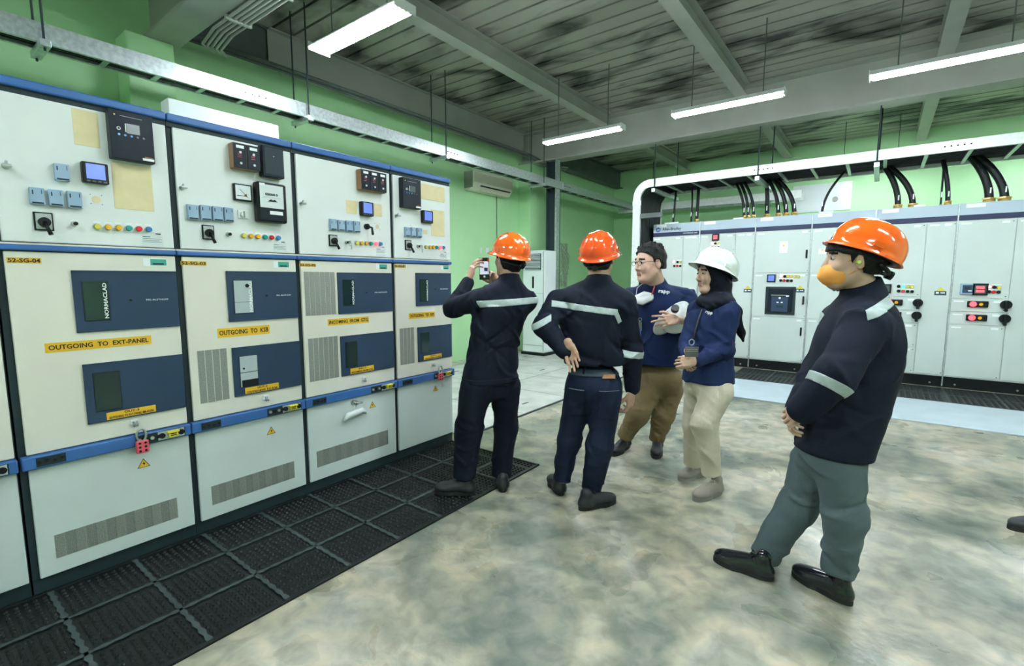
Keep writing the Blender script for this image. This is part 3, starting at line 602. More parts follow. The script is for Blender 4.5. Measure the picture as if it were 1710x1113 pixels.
mcc(UB[0], UB[1], 'grey cabinet with the round logo on its header, leftmost in the back row', [(0, .66, B0, DZ), (.66, 1, B0, DZ)], None,
    dict(brand=1, disp=[(1108.7, 441.8, .05, 'red')], lamp=[(1126,438,'litpink'),(1132,438,'black'),(1136.6,438,'ly'),(1126.5,444.5,'black'),(1131.5,444.5,'lr'),(1136.5,444.5,'black')], strips=[(-3.15,-2.9)]))
mcc(UB[1], UB[2], 'grey cabinet behind the white helmet, red display near its top', [(0, .66, vz(1200,421), DZ), (0, .66, B0, vz(1200,421)), (.66, 1, B0, DZ)], None,
    dict(disp=[(1195.7, 396.7, .055, 'red')], lamp=[(1189.7,406.8,'litpink'),(1194.9,406.8,'black'),(1200.3,406.8,'ly'),(1190,413.4,'black'),(1195,413.4,'lr'),(1200,413.4,'black')], warn=[(1249,483)], strips=[(-2.0,-1.85)]))
mcc(UB[2], UB[3], 'grey cabinet with a large dark circuit breaker behind a square frame', [(0, 1, z1, DZ), (0, 1, z2, z1), (0, 1, B0, z2)], None,
    dict(note=[(1308.8,413,.055,.09)], handle=[(1347.3,424.5),(1341.6,502),(1337.5,554)], disp=[(1288.5,465,.06,'lcd')], lamp=[(1304.7,461.7,'litpink'),(1310.7,462,'black'),(1315.9,462,'ly'),(1321.9,462.2,'ly'),(1327.9,462.4,'ly'),(1333.8,462.6,'ly'),(1304,468.7,'black'),(1309.6,468.9,'lr'),(1315.5,469,'black'),(1321.7,469.2,'black')],
         breaker=(1279.6,479,1326.6,526.4), warn=[(1336,482.7)]))
mcc(UB[3], UB[4], 'grey cabinet directly behind the face of the man in the orange mask', [(0, 1, z1, DZ), (0, 1, z2, z1), (0, 1, B0, z2)], None,
    dict(note=[(1373.5,420,.05,.04)], lamp=[(1393,484,'black'),(1399,484.4,'black')], strips=[(-.8,-.62)]))
ze = [vz(1500,495.5), vz(1500,518), vz(1500,538.5), vz(1500,578)]
mcc(UB[4], UB[5], 'grey cabinet behind the shoulder of the man in the orange mask, one green lamp lit', [(0, .64, ze[0], DZ), (0, .64, ze[1], ze[0]), (0, .64, ze[2], ze[1]), (0, .64, ze[3], ze[2]), (0, .64, B0, ze[3]), (.64, 1, B0, DZ)], None,
    dict(disp=[(1478.5,482.5,.065,'lcdgrey')], lamp=[(1500.6,478.5,'black'),(1508.5,478.8,'litg'),(1516.5,479.1,'ly'),(1523,479.4,'ly'),(1500.6,486.5,'black'),(1508,486.8,'lr'),(1515.5,487.1,'black'),(1523,487.4,'black')], starter=[(1492,505,'litr'),(1490,525.6,'litr')], warn=[(1570.4,486.5)], strips=[(.3,.42)]))
ze = [vz(1640,498.8), vz(1640,521.5), vz(1640,543.5)]
mcc(UB[5], UB[6], 'rightmost grey cabinet in the picture, its red display lit beside a blue one', [(0, .64, ze[0], DZ), (0, .64, ze[1], ze[0]), (0, .64, ze[2], ze[1]), (0, .64, B0, ze[2]), (.64, 1, B0, DZ)], None,
    dict(disp=[(1615.3,483,.07,'blue'),(1636,483.4,.075,'red')], lamp=[(1652,479.5,'litpink'),(1660,480,'black'),(1668,480.3,'ly'),(1651,487.8,'black'),(1659,488,'lr'),(1667,488.2,'black')], starter=[(1632,508.2,'litr'),(1630,530.8,'litr')]))
mcc(UB[6], UB[7], 'grey cabinet beyond the right edge of the picture', [(0, .64, B0, DZ), (.64, 1, B0, DZ)], None, {})
# ------------------------------------------------------------------ cable ladder over the grey cabinets
YA, YB, ZA, HR = 8.2, 9.25, 3.016, .13
r = thing('cable_ladder', (-1, YA, ZA), 'white-railed cable ladder hanging above the grey cabinets and turning down at its left end', 'cable tray')
XE = at(1062, 330, 1, YA)[0]; XL = XE-.05
for nm, yy in (('front_rail', YA), ('rear_rail', YB)):
    mb = MB(); s_ = .045
    xr = XL+.30; pts_o = []; pts_i = []
    for i in range(9):
        t = math.pi/2*i/8; pts_o.append((XL+.0+.30-.30*math.sin(t), ZA+HR-.30+.30*math.cos(t))); pts_i.append((XL+HR+(.30-HR)*(1-math.sin(t)), ZA-(.30-HR)+(.30-HR)*math.cos(t)))
    poly = [(4.6, ZA), (4.6, ZA+HR)]+pts_o+[(XL, .02), (XL+HR, .02)]+pts_i[::-1]
    n = len(poly)
    outer = [(4.6, ZA+HR)]+pts_o+[(XL, .02)]; inner = [(4.6, ZA)]+pts_i+[(XL+HR, .02)]
    m_ = len(outer); y0, y1 = (yy, yy+s_) if nm == 'front_rail' else (yy-s_, yy)
    vs = [(p[0], y0, p[1]) for p in outer]+[(p[0], y0, p[1]) for p in inner]+[(p[0], y1, p[1]) for p in outer]+[(p[0], y1, p[1]) for p in inner]
    fs = []
    for i in range(m_-1): fs += [(i, i+1, m_+i+1, m_+i), (2*m_+i, 3*m_+i, 3*m_+i+1, 2*m_+i+1), (i, 2*m_+i, 2*m_+i+1, i+1), (m_+i, m_+i+1, 3*m_+i+1, 3*m_+i)]
    fs += [(0, m_, 3*m_, 2*m_), (m_-1, 3*m_-1, 4*m_-1, 2*m_-1)]
    mb.add(vs, fs, 'galvw')
    if nm == 'front_rail':
        q = at(1310, 0, 1, YA)
        for xx in (-1.5, .65, 2.4):
            mb.box((xx-.16, YA-.004, ZA+.015), (xx+.16, YA, ZA+HR-.015), 'galvw')
            for j in range(5): mb.cyl((xx-.12+.06*j, YA-.01, ZA+.065), (xx-.12+.06*j, YA, ZA+.065), .01, 'frame', n=6)
        mb.box((XL-.008, YA-.01, 2.72), (XL+.15, YA, 2.80), 'galvw'); mb.box((XL, YA-.006, .02), (XL+.012, YA+s_, 2.72), 'galvw')
    mb.build(nm, r, r)
x = XL+.55; i = 0
while x < 4.5:
    MB().box((x-.02, YA+.03, ZA+.01), (x+.02, YB-.03, ZA+.035), 'galv').build('rung', r, r); x += .42
for z in (2.6, 2.1, 1.6, 1.1, .6, .2): MB().box((XL+.06, YA+.03, z-.02), (XL+.085, YB-.03, z+.02), 'galv').build('rung', r, r)
MB().box((XL+.13, YA-.0, 2.50), (XL+.52, YA+.05, 2.58), 'beamd', .004).build('bracket', r, r)
for px in (1093, 1265, 1462):
    xx = at(px, 300, 1, YA-.03)[0]
    mb = MB().cyl((xx, YA-.03, ZA-.08), (xx, YA-.03, ZC), .009, 'column', n=8); mb.build('hanger_rod', r, r)
    MB().box((xx-.03, YA-.08, ZA-.10), (xx+.03, YB+.08, ZA-.04), 'galv', .003).build('strut', r, r)
    MB().cyl((xx, YB+.05, ZA-.08), (xx, YB+.05, ZC), .009, 'column', n=8).build('hanger_rod', r, r)
# flat mass of cables lying on the ladder
mb = MB()
for i in range(20):
    yy = YA+.08+i*.046; z = ZA+.035+.022; rr = .019+.004*random.random(); ph = random.random()*6
    pts = [(4.5-j*.4, yy+.01*math.sin(j*.9+ph), z+.004*math.sin(j+ph)+.0) for j in range(int((4.5-XL-.5)/.4)+1)]
    lx = pts[-1][0]; R_ = .30
    pts += [(XL+.12+R_-R_*math.sin(t), yy, z-R_+R_*math.cos(t)) for t in (0, .4, .8, 1.2, 1.57)]+[(XL+.12, yy, 1.6), (XL+.12, yy, .05)]
    mb.tube(pts, rr, 'cable', 7)
tag(mb.build('cable_bundle'), 'mass of black cables lying along the white-railed cable ladder', 'cable', kind='stuff')
# power cables dropping from the ladder to brass glands
cg = [(1125,.018,0),(1155,.016,-.04),(1164,.028,-.02),(1243,.022,-.2),(1250,.024,-.2),(1259,.024,-.22),(1281,.034,-.06),(1300,.03,-.22),(1313,.034,-.26),(1327,.034,-.34),(1373,.018,.3),(1499,.04,-.22),(1523.5,.04,-.36),(1570,.012,.0),(1581.5,.03,-.1),(1650,.048,-.24),(1675.5,.048,-.34)]
YG = 8.85
desc = ['thin black cable over the logo cabinet', 'slim black cable left of a bright-tagged one', 'shiny black cable by the first header seam', 'left black cable of the tight trio above the white helmet', 'middle black cable of the tight trio above the white helmet', 'right black cable of the tight trio above the white helmet',
        'thick straight black cable rising left of three curved ones', 'first curved black cable over the breaker cabinet', 'second curved black cable over the breaker cabinet', 'third and widest-curving black cable over the breaker cabinet', 'thin black cable slanting right before the grey wall board',
        'thick black cable, left of the pair just above the orange helmet', 'thick black cable, right of the pair just above the orange helmet', 'thinnest black wire beside a curved cable', 'curved black cable beside a thin wire', 'left of the two thickest black cables at the picture right', 'right of the two thickest black cables at the picture right']
for (px, rr, dx), ds in zip(cg, desc):
    g = at(px, 350, 1, YG); xx = g[0]; rr *= .95
    r = thing('power_cable', (xx, YG, ZT), ds, 'cable', 'cables dropping to the grey cabinets')
    P = []
    for i in range(13):
        t = i/12; z = ZT+.03+(ZA+.09-ZT-.03)*t
        P.append((xx+dx*t**2.0, YG+.1*t, z))
    mb = MB().tube(P, rr, 'cable', 10); mb.build('sheath', r, r)
    if rr > .02:
        mb = MB().cyl((xx, YG, ZT), (xx, YG, ZT+.02), rr*1.7, 'brass', n=6, smooth=False).cyl((xx, YG, ZT+.02), (xx, YG, ZT+.055), rr*1.35, 'brass', n=12).cyl((xx, YG, ZT+.055), (xx, YG, ZT+.075), rr*1.6, 'brass', n=6, smooth=False); mb.build('gland', r, r)
    else: MB().cyl((xx, YG, ZT), (xx, YG, ZT+.04), rr*1.5, 'mesh', n=8).build('gland', r, r)
    MB().box((xx-.007, YG-rr-.004, ZT+.13), (xx+.007, YG-rr+.004, ZT+.2), 'whitetxt').build('marker', r, r)
# ------------------------------------------------------------------ tray along the left wall
TX = -5.0
r = thing('cable_tray', (TX, 5, 3.17), 'long galvanised cable tray hanging along the green wall above the cream cabinets', 'cable tray')
for nm, xx in (('front_rail', TX), ('rear_rail', TX-.17)):
    mb = MB().box((xx-.03, -1, 3.17), (xx, 11.6, 3.31), 'galv')
    if nm == 'front_rail':
        for yy in (2.45, 5.2, 8.4):
            mb.box((xx, yy-.16, 3.185), (xx+.004, yy+.16, 3.295), 'galv')
            for j in range(4): mb.cyl((xx, yy-.1+.065*j, 3.24), (xx+.012, yy-.1+.065*j, 3.24), .008, 'frame', n=6)
    mb.build(nm, r, r)
y = -.8
while y < 11.5: MB().box((TX-.18, y-.02, 3.172), (TX-.02, y+.02, 3.182), 'galv').build('rung', r, r); y += .35
for px in (70, 512, 740, 905):
    yy = at(px, 200 if px > 100 else 60, 0, TX)[1]
    MB().box((TX-.26, yy-.03, 3.12), (TX+.09, yy+.03, 3.17), 'galv', .003).build('strut', r, r)
    for xx in (TX+.05, TX-.23): MB().cyl((xx, yy, 3.1), (xx, yy, ZC), .008, 'column', n=8).build('hanger_rod', r, r)
mb = MB()
for i in range(3):
    mb.tube([(TX-.06-i*.045, -1+j*.7, 3.205+.004*math.sin(j*1.3+i)) for j in range(18)], .018, 'cable', 6)
tag(mb.build('cable_bundle'), 'black cables lying in the galvanised tray along the green wall', 'cable', kind='stuff')
r = thing('cable_tray', (-3, 11.9, 3.15), 'short bright cable tray on the far wall, seen between the black cables', 'cable tray')
MB().box((-5.4, 11.6, 3.1), (-1.4, 11.64, 3.26), 'galvw').build('front_rail', r, r); MB().box((-5.4, 12.0, 3.1), (-1.4, 12.04, 3.26), 'galvw').build('rear_rail', r, r)
for i in range(10): MB().box((-5.2+i*.4, 11.62, 3.11), (-5.16+i*.4, 12.02, 3.13), 'galv').build('rung', r, r)
for xx in (-4.6, -2.0): MB().cyl((xx, 11.82, 3.1), (xx, 11.82, ZC), .008, 'column', n=8).build('hanger_rod', r, r)
# conduits
r = thing('conduit_run', (-5.5, 5, 3.75), 'bundle of dark conduits clipped under the beam along the top of the left wall', 'conduit')
for i, (dx, dz) in enumerate(((0, 0), (.045, -.03), (.09, .0))):
    MB().tube([(-5.62+dx, 2.1, 3.82+dz), (-5.60+dx, 4, 3.82+dz), (-5.60+dx, 7.9, 3.82+dz), (-5.4+dx, 8.3, 3.66+dz), (-5.2+dx, 8.6, 3.66+dz)], .018, 'beam' if i == 0 else 'beamd', 8).build('pipe', r, r)
r = thing('conduit_run', (-3, 2.12, 3.68), 'grey conduits side by side under the nearest ceiling girder', 'conduit')
for i in range(5): MB().tube([(1.5, 2.06+i*.04, 3.68), (-4.9, 2.06+i*.04, 3.68), (-5.25, 2.1+i*.04, 3.66), (-5.5, 2.3+i*.03, 3.72)], .013, 'beam', 8).build('pipe', r, r)
for xx in (-4.6, -3.9, -3.0, -2): MB().box((xx-.015, 2.03, 3.66), (xx+.015, 2.25, 3.698), 'beam').build('clip', r, r)
# ------------------------------------------------------------------ things on the left wall
r = thing('wall_air_conditioner', (X0, 7.06, 3.0), 'ivory split air conditioner high on the green wall', 'air conditioner')
fr_ = lambda u, v, w_: (X0+w_, u, v)
mb = MB(fr_); u0, u1, v0, v1 = 6.42, 7.52, 3.0, 3.32
n = 8; poly = [(0, v0), (.12, v0), (.19, v0+.06), (.225, v0+.12), (.225, v0+.28), (.20, v1), (0, v1)]
mb.add([(u, p[1], p[0]) for u in (u0, u1) for p in poly], [list(range(7))[::-1], list(range(7, 14))]+[(i, (i+1) % 7, 7+(i+1) % 7, 7+i) for i in range(7)], 'acw'); mb.build('body', r, r)
MB(fr_).add([(u0+.2, v0-.002, .11), (u1-.04, v0-.002, .11), (u1-.04, v0+.085, .2105), (u0+.2, v0+.085, .2105), (u0+.2, v0-.002, .115), (u1-.04, v0-.002, .115), (u1-.04, v0+.085, .215), (u0+.2, v0+.085, .215)], [(0,1,2,3),(4,5,6,7),(0,1,5,4),(2,3,7,6),(0,3,7,4),(1,2,6,5)], 'black').build('air_outlet', r, r)
MB(fr_).box((u0+.22, v0+.0, .16), (u1-.06, v0+.012, .21), 'acw').build('louvre', r, r)
MB(fr_).box((u0-.004, v0+.03, 0), (u0, v1-.01, .2), 'mesh').build('side_cover', r, r)
MB(fr_).tube([(7.3, 3.0, .02), (7.3, 1.9, .02)], .006, 'beamd', 6).build('supply_wire', r, r)
r = thing('wall_switch', (X0, 6.98, 1.9), 'two small white switches on the green wall above the phone', 'switch')
for i in range(2):
    u = 6.85+i*.17; MB(fr_).box((u-.03 if i == 0 else u-.05, 1.93, 0), (u+.01 if i == 0 else u+.05, 2.03, .012), 'white', .003).build('cover_plate', r, r)
fe = lambda u, v, w_: (-4.55+w_, u, v); r = thing('relay_enclosure', (-4.55, 1.9, 2.3), 'white box standing on top of the second cream cabinet, its upper part showing', 'enclosure')
MB(fe).box((1.490, 2.29, 0), (2.343, 2.820, .15), 'lowwhite', .006).build('body', r, r)
mb = MB(fe).text('T', (2.343-.12, 2.820-.14, .15), .05, 'lb'); mb.cyl((2.343-.12, 2.820-.18, .15), (2.343-.12, 2.820-.18, .152), .015, 'lb', n=12); mb.build('emblem', r, r)
# floor standing air conditioner
a_ = at(872, 590, 2, 0); 
r = thing('standing_air_conditioner', (-5.2, 7.72, 0), 'tall white floor-standing air conditioner behind the man with the phone', 'air conditioner')
mb = MB(); mb.box((-5.44, 7.52, .06), (-4.94, 7.93, 1.98), 'acs', .02); body = mb.build('body', r, r)
MB().box((-5.46, 7.50, 0), (-4.92, 7.95, .06), 'black', .01).build('base', r, r)
mb = MB().box((-5.37, 7.505, 1.62), (-5.01, 7.52, 1.92), 'frame', .003)
for i in range(12): mb.box((-5.36, 7.498, 1.632+i*.024), (-5.02, 7.506, 1.642+i*.024), 'acs')
mb.build('grille', r, r)
MB().box((-5.21, 7.512, 1.28), (-5.17, 7.52, 1.50), 'black', .003).build('display', r, r)
mb = MB().box((-5.43, 7.514, .1), (-5.42, 7.521, 1.96), 'mesh'); mb.box((-4.96, 7.514, .1), (-4.95, 7.521, 1.96), 'mesh'); mb.box((-5.42, 7.514, 1.18), (-4.96, 7.521, 1.185), 'mesh'); mb.box((-5.42, 7.514, .2), (-4.96, 7.521, .206), 'mesh'); mb.build('panel_joint', body, r)
# dangling wires on the wall beyond the column
q = at(943, 440, 0, X0+.03); mb = MB()
for i in range(7):
    ph = i*.9; mb.tube([(X0+.03, q[1]+.22*math.sin(j*1.1+ph)*(.4+.1*i), q[2]+.45-.14*j) for j in range(8)], .008, 'beam', 5)
tag(mb.build('hanging_wires'), 'tangle of thin grey wires hanging on the green wall right of the column', 'wire')
# pale board on the far wall behind the cables
fb = lambda u, v, w_: (u, Y1-w_, v)
a_ = at(1325, 312, 1, Y1); b_ = at(1421, 338, 1, Y1)
r = thing('wall_board', (a_[0], Y1, 2.9), 'pale lilac board with a dark knob on the far green wall, behind the slanting cable', 'board')
MB(fb).box((a_[0], b_[2]-.15, 0), (b_[0], a_[2], .02), 'clear', .004).build('panel', r, r); q = at(1395, 333, 1, Y1)
MB(fb).cyl((q[0], q[2], .02), (q[0], q[2], .06), .05, 'mesh').build('knob', r, r)
# ------------------------------------------------------------------ people: smooth bodies and clothes from distance fields
M['skin'] = mat('skin', (.50,.30,.21), .5, noise=.06, nscale=30)
M['skin2'] = mat('skin_fair', (.60,.38,.28), .5, noise=.05, nscale=30)
M['lip'] = mat('lips', (.42,.16,.14), .45)
M['hair'] = mat('black_hair', (.005,.0045,.0045), .6, spec=.3, bump=.7, bscale=140)
M['eyew'] = mat('eye_white', (.42,.40,.38), .3); M['iris'] = mat('iris', (.02,.012,.01), .1)
M['navy1'] = mat('navy_coverall', (.0045,.0085,.022), .8, noise=.2, nscale=9, bump=.2, bscale=220, spec=.25)
M['navy2'] = mat('navy_shirt', (.007,.019,.078), .75, noise=.12, nscale=9, bump=.2, bscale=240, spec=.25)
M['hijab'] = mat('black_navy_headscarf', (.004,.006,.014), .75, spec=.2)
M['denim'] = mat('dark_denim', (.009,.017,.048), .75, spec=.25, noise=.35, nscale=7, bump=.3, bscale=260)
M['denimst'] = mat('denim_stitch', (.10,.13,.17), .8)
M['khaki'] = mat('brown_khaki', (.20,.14,.065), .8, noise=.15, nscale=8, bump=.2, bscale=200)
M['beige'] = mat('beige_cotton', (.52,.46,.36), .8, noise=.1, nscale=8, bump=.2, bscale=200)
M['greyp'] = mat('grey_green_trousers', (.095,.130,.142), .75, spec=.3, noise=.12, nscale=8, bump=.2, bscale=200)
M['tapeg'] = mat('reflective_tape', (.42,.50,.49), .45, noise=.1, nscale=60)
M['orange'] = mat('orange_helmet_shell', (.88,.13,.01), .16, coat=.6)
M['orange2'] = mat('red_orange_helmet_shell', (.86,.085,.01), .16, coat=.6)
M['whiteh'] = mat('white_helmet_shell', (.78,.82,.80), .2, coat=.5)
M['maskw'] = mat('white_mask', (.86,.88,.88), .7); M['masko'] = mat('orange_mask', (.85,.36,.07), .7)
M['shoeb'] = mat('black_leather', (.010,.012,.016), .18, coat=.4); M['shoem'] = mat('matt_black_shoe', (.014,.016,.02), .5)
M['shoeg'] = mat('grey_brown_shoe', (.22,.19,.16), .7, bump=.3, bscale=120); M['soleb'] = mat('rubber_sole', (.012,.012,.014), .6); M['soleg'] = mat('grey_sole', (.2,.19,.17), .6)
M['lace'] = mat('lace', (.02,.02,.025), .8); M['lacew'] = mat('pale_lace', (.6,.56,.5), .8)
M['tan'] = mat('tan_leather', (.45,.21,.09), .6); M['belt'] = mat('belt_leather', (.03,.05,.07), .4)
M['lime'] = mat('lime_foam', (.55,.85,.12), .6); M['badge'] = mat('badge_card', (.10,.10,.09), .4); M['bluec'] = mat('light_blue_cloth', (.12,.28,.65), .7)
FHv = np.array([-math.sin(YAW), math.cos(YAW), 0.]); Zv = np.array([0, 0, 1.])
def J(px, py, hf): d = ray(px, py); return CC+d*(hf/float(d@FHv))
def floorpt(px, py, z=0.): return at(px, py, 2, z)
def un(v): v = np.array(v, float); return v/np.linalg.norm(v)
def CV(r, u, f): return un(RT*r+Zv*u+FHv*f)
def front(fa): a = math.radians(fa); return math.cos(a)*FHv-math.sin(a)*RT
def right(fa): a = math.radians(fa); return math.cos(a)*RT+math.sin(a)*FHv
# --- primitives: each returns a function P(N,3) -> distance
def rc(a, b, ra, rb=None):
    a = np.array(a, float); b = np.array(b, float); rb = ra if rb is None else rb; ab = b-a; L2 = float(ab@ab)+1e-12
    def f(P):
        t = np.clip(((P-a)@ab)/L2, 0, 1)[:, None]; return np.linalg.norm(P-a-ab*t, axis=1)-(ra+(rb-ra)*t[:, 0])
    return f
def ell(c, B, r):
    c = np.array(c, float); B = np.array(B, float); r = np.array(r, float)
    def f(P):
        q = (P-c)@B.T; k0 = np.linalg.norm(q/r, axis=1); k1 = np.linalg.norm(q/(r*r), axis=1)+1e-9; return k0*(k0-1)/k1
    return f
def loft(secs, R_, F_, n=2.4):
    """secs: (centre, half width, half depth), ordered by height"""
    secs = sorted(secs, key=lambda s: s[0][2]); z = np.array([s[0][2] for s in secs])
    def ip(v, q):
        # smooth piecewise interpolation (Catmull-Rom by numpy)
        v = np.array(v); i = np.clip(np.searchsorted(z, q)-1, 0, len(z)-2); t = np.clip((q-z[i])/(z[i+1]-z[i]), 0, 1)
        m = np.gradient(v, z); h = z[i+1]-z[i]; t2 = t*t; t3 = t2*t
        return (2*t3-3*t2+1)*v[i]+(t3-2*t2+t)*h*m[i]+(-2*t3+3*t2)*v[i+1]+(t3-t2)*h*m[i+1]
    X = [s[0][0] for s in secs]; Y = [s[0][1] for s in secs]; Wd = [s[1] for s in secs]; Dp = [s[2] for s in secs]
    def f(P):
        q = np.clip(P[:, 2], z[0], z[-1]); cx = ip(X, q); cy = ip(Y, q); w_ = ip(Wd, q); d_ = ip(Dp, q)
        dx = P[:, 0]-cx; dy = P[:, 1]-cy; u = np.abs(dx*R_[0]+dy*R_[1]); v = np.abs(dx*F_[0]+dy*F_[1])
        k = ((u/w_)**n+(v/d_)**n)**(1/n); side = (k-1)*np.minimum(w_, d_)
        cap = np.maximum(P[:, 2]-z[-1], z[0]-P[:, 2]); 
        return np.where(cap > 0, np.sqrt(np.maximum(side, 0)**2+cap**2)+np.minimum(side, 0)*0, np.maximum(side, cap*.6))
    return f
def smin(a, b, k):
    h = np.clip(.5+.5*(b-a)/k, 0, 1); return b+(a-b)*h-k*h*(1-h)
def union(fs, k=.03):
    def f(P):
        d = fs[0](P)
        for g in fs[1:]: d = smin(d, g(P), k)
        return d
    return f
def sub(f, g, k=.01): return lambda P: -smin(-f(P), g(P), k)
def inter(f, g, k=.01): return lambda P: -smin(-f(P), -g(P), k)
def plane(o, n): o = np.array(o); n = un(n); return lambda P: (P-o)@n      # keeps the side opposite n
def folds(f, spots, amp0=.0018, seed=0):
    """spots: (centre, axis, reach, amplitude, wavenumber)"""
    rs = np.random.RandomState(seed); W_ = rs.randn(5, 3)*11; ph = rs.rand(5)*6; cr = []
    for (c, a, s_, am, kk) in spots:                 # short sharp creases scattered round each joint
        a = un(a)
        for j in range(9):
            cc = np.array(c)+un(rs.randn(3))*s_*.75*np.array([.8,.8,1.]); ax_ = un(a+rs.randn(3)*.55); ln = un(np.cross(ax_, rs.randn(3)))
            cr.append((cc, ax_, am*rs.uniform(.6, 1.5)*(1 if rs.rand() < .6 else -.8), rs.uniform(.009, .018), s_*rs.uniform(.35, .6), rs.uniform(-3, 3)))
    def g(P):
        n = sum(np.sin(P@W_[i]+ph[i]+1.7*np.sin(P@W_[(i+1) % 5]*.6)) for i in range(3))*amp0
        for (c, a, am, wd, ln, bend) in cr:
            Q = P-c; r2 = (Q*Q).sum(1); t = Q@a+bend*r2
            n = n+am*np.exp(-(t/wd)**2-r2/(ln*ln))
        return f(P)-n
    return g
def nets(f, lo, hi, h):
    lo = np.array(lo, float)-2*h; n = np.ceil((np.array(hi)+2*h-lo)/h).astype(int)+1
    ax = [lo[i]+h*np.arange(n[i]) for i in range(3)]
    G = np.empty(n, np.float32)
    yz = np.stack(np.meshgrid(ax[1], ax[2], indexing='ij'), -1).reshape(-1, 2)
    step = max(1, 400000//len(yz))
    for i in range(0, n[0], step):
        xs = ax[0][i:i+step]; P = np.concatenate([np.repeat(xs, len(yz))[:, None], np.tile(yz, (len(xs), 1))], 1)
        G[i:i+step] = f(P).reshape(len(xs), n[1], n[2])
    Sg = G < 0
    A = np.zeros(tuple(n-1)+(3,)); Nn = np.zeros(tuple(n-1))
    def sl(d): return tuple(slice(d[i], n[i]-1+d[i]) for i in range(3))
    for a in range(3):
        e = [0, 0, 0]; e[a] = 1; o = [i for i in range(3) if i != a]
        for p in (0, 1):
            for q in (0, 1):
                d0 = [0, 0, 0]; d0[o[0]] = p; d0[o[1]] = q; d1 = [d0[i]+e[i] for i in range(3)]
                g0 = G[sl(d0)]; g1 = G[sl(d1)]; cr = (g0 < 0) != (g1 < 0); den = np.where(cr, g0-g1, 1); t = np.where(cr, g0/den, 0)
                Nn += cr; A[..., a] += t*cr; A[..., o[0]] += p*cr; A[..., o[1]] += q*cr
    act = Nn > 0; idx = -np.ones(tuple(n-1), int); cells = np.argwhere(act); idx[act] = np.arange(len(cells))
    V = lo+h*(cells+A[act]/Nn[act][:, None]); F_ = []
    for a in range(3):
        o = [(a+1) % 3, (a+2) % 3]; s0 = [slice(0, n[i]) for i in range(3)]; s0[a] = slice(0, n[a]-1); s1 = list(s0); s1[a] = slice(1, n[a])
        cr = Sg[tuple(s0)] != Sg[tuple(s1)]; C_ = np.argwhere(cr)
        C_ = C_[(C_[:, o[0]] > 0) & (C_[:, o[1]] > 0) & (C_[:, o[0]] < n[o[0]]-1) & (C_[:, o[1]] < n[o[1]]-1)]
        if not len(C_): continue
        e0 = np.zeros(3, int); e0[o[0]] = 1; e1 = np.zeros(3, int); e1[o[1]] = 1
        q = np.stack([idx[tuple((C_-e0-e1).T)], idx[tuple((C_-e1).T)], idx[tuple(C_.T)], idx[tuple((C_-e0).T)]], 1)
        fl_ = Sg[tuple(s0)][tuple(C_.T)]; q = np.where(fl_[:, None], q, q[:, ::-1]); F_.append(q)
    F_ = np.concatenate(F_)
    for _ in range(2):
        e = h*.3; d0 = f(V); g = np.stack([(f(V+np.eye(3)[i]*e)-d0)/e for i in range(3)], 1); gl = (g*g).sum(1)[:, None]+1e-6
        V = V-np.clip(d0[:, None]*g/gl, -h*.7, h*.7)
    return V, F_
def sdfmesh(parts, name, root, parent=None, mt=None, mats=None, pick=None):
    """parts: list of (f, lo, hi, h) joined in ONE mesh; pick(V centres)->material index"""
    Vs = []; Fs = []; o = 0
    for (f, lo, hi, h) in parts:
        V, F_ = nets(f, lo, hi, h); Vs.append(V); Fs.append(F_+o); o += len(V)
    V = np.concatenate(Vs); F_ = np.concatenate(Fs); me = bpy.data.meshes.new(name); ro = np.array(root.location)
    me.from_pydata((V-ro).tolist(), [], F_.tolist()); me.polygons.foreach_set('use_smooth', [True]*len(F_))
    for m_ in (mats or [mt]): me.materials.append(M[m_])
    if pick is not None: me.polygons.foreach_set('material_index', pick(V[F_].mean(1)).astype(int).tolist())
    me.update(); ob = bpy.data.objects.new(name, me); COL.objects.link(ob); ob.parent = parent or root
    return ob
def patch(garment, root, name, mt, planes, off=.003, parent=None, near=None):
    """a strip of cloth: the garment's surface inside all planes (point, inward normal), lifted"""
    bm = bmesh.new(); bm.from_mesh(garment.data); ro = Vector(root.location)
    for (p, n_) in planes:
        p = Vector(p)-ro; n_ = Vector(n_).normalized()
        bmesh.ops.bisect_plane(bm, geom=bm.verts[:]+bm.edges[:]+bm.faces[:], plane_co=p, plane_no=n_, clear_inner=True, dist=1e-6)
    if near:
        a_, b_, r_ = Vector(near[0])-ro, Vector(near[1])-ro, near[2]; ab = b_-a_; kill = []
        for f in bm.faces:
            c = f.calc_center_median(); t = max(-.6, min(1.6, (c-a_).dot(ab)/ab.length_squared))
            if (c-a_-ab*t).length > r_: kill.append(f)
        bmesh.ops.delete(bm, geom=kill, context='FACES')
    if not bm.faces: bm.free(); return None
    bm.normal_update(); base = [(v, v.normal.copy()) for v in bm.verts]
    for v, n_ in base: v.co += n_*off
    ex = bmesh.ops.extrude_face_region(bm, geom=bm.faces[:])
    top = {g for g in ex['geom'] if isinstance(g, bmesh.types.BMVert)}
    for v in top: v.co += v.normal*0
    me = bpy.data.meshes.new(name)
    nm = {v: n_ for v, n_ in base}
    for v, n_ in base:
        v.co -= n_*(off*.9)
    bmesh.ops.recalc_face_normals(bm, faces=bm.faces)
    for f in bm.faces: f.smooth = True; f.material_index = 0
    bm.to_mesh(me); bm.free(); me.materials.append(M[mt])
    ob = bpy.data.objects.new(name, me); COL.objects.link(ob); ob.parent = parent or garment; return ob
def bounds(pts, pad):
    A = np.array(pts); return A.min(0)-pad, A.max(0)+pad
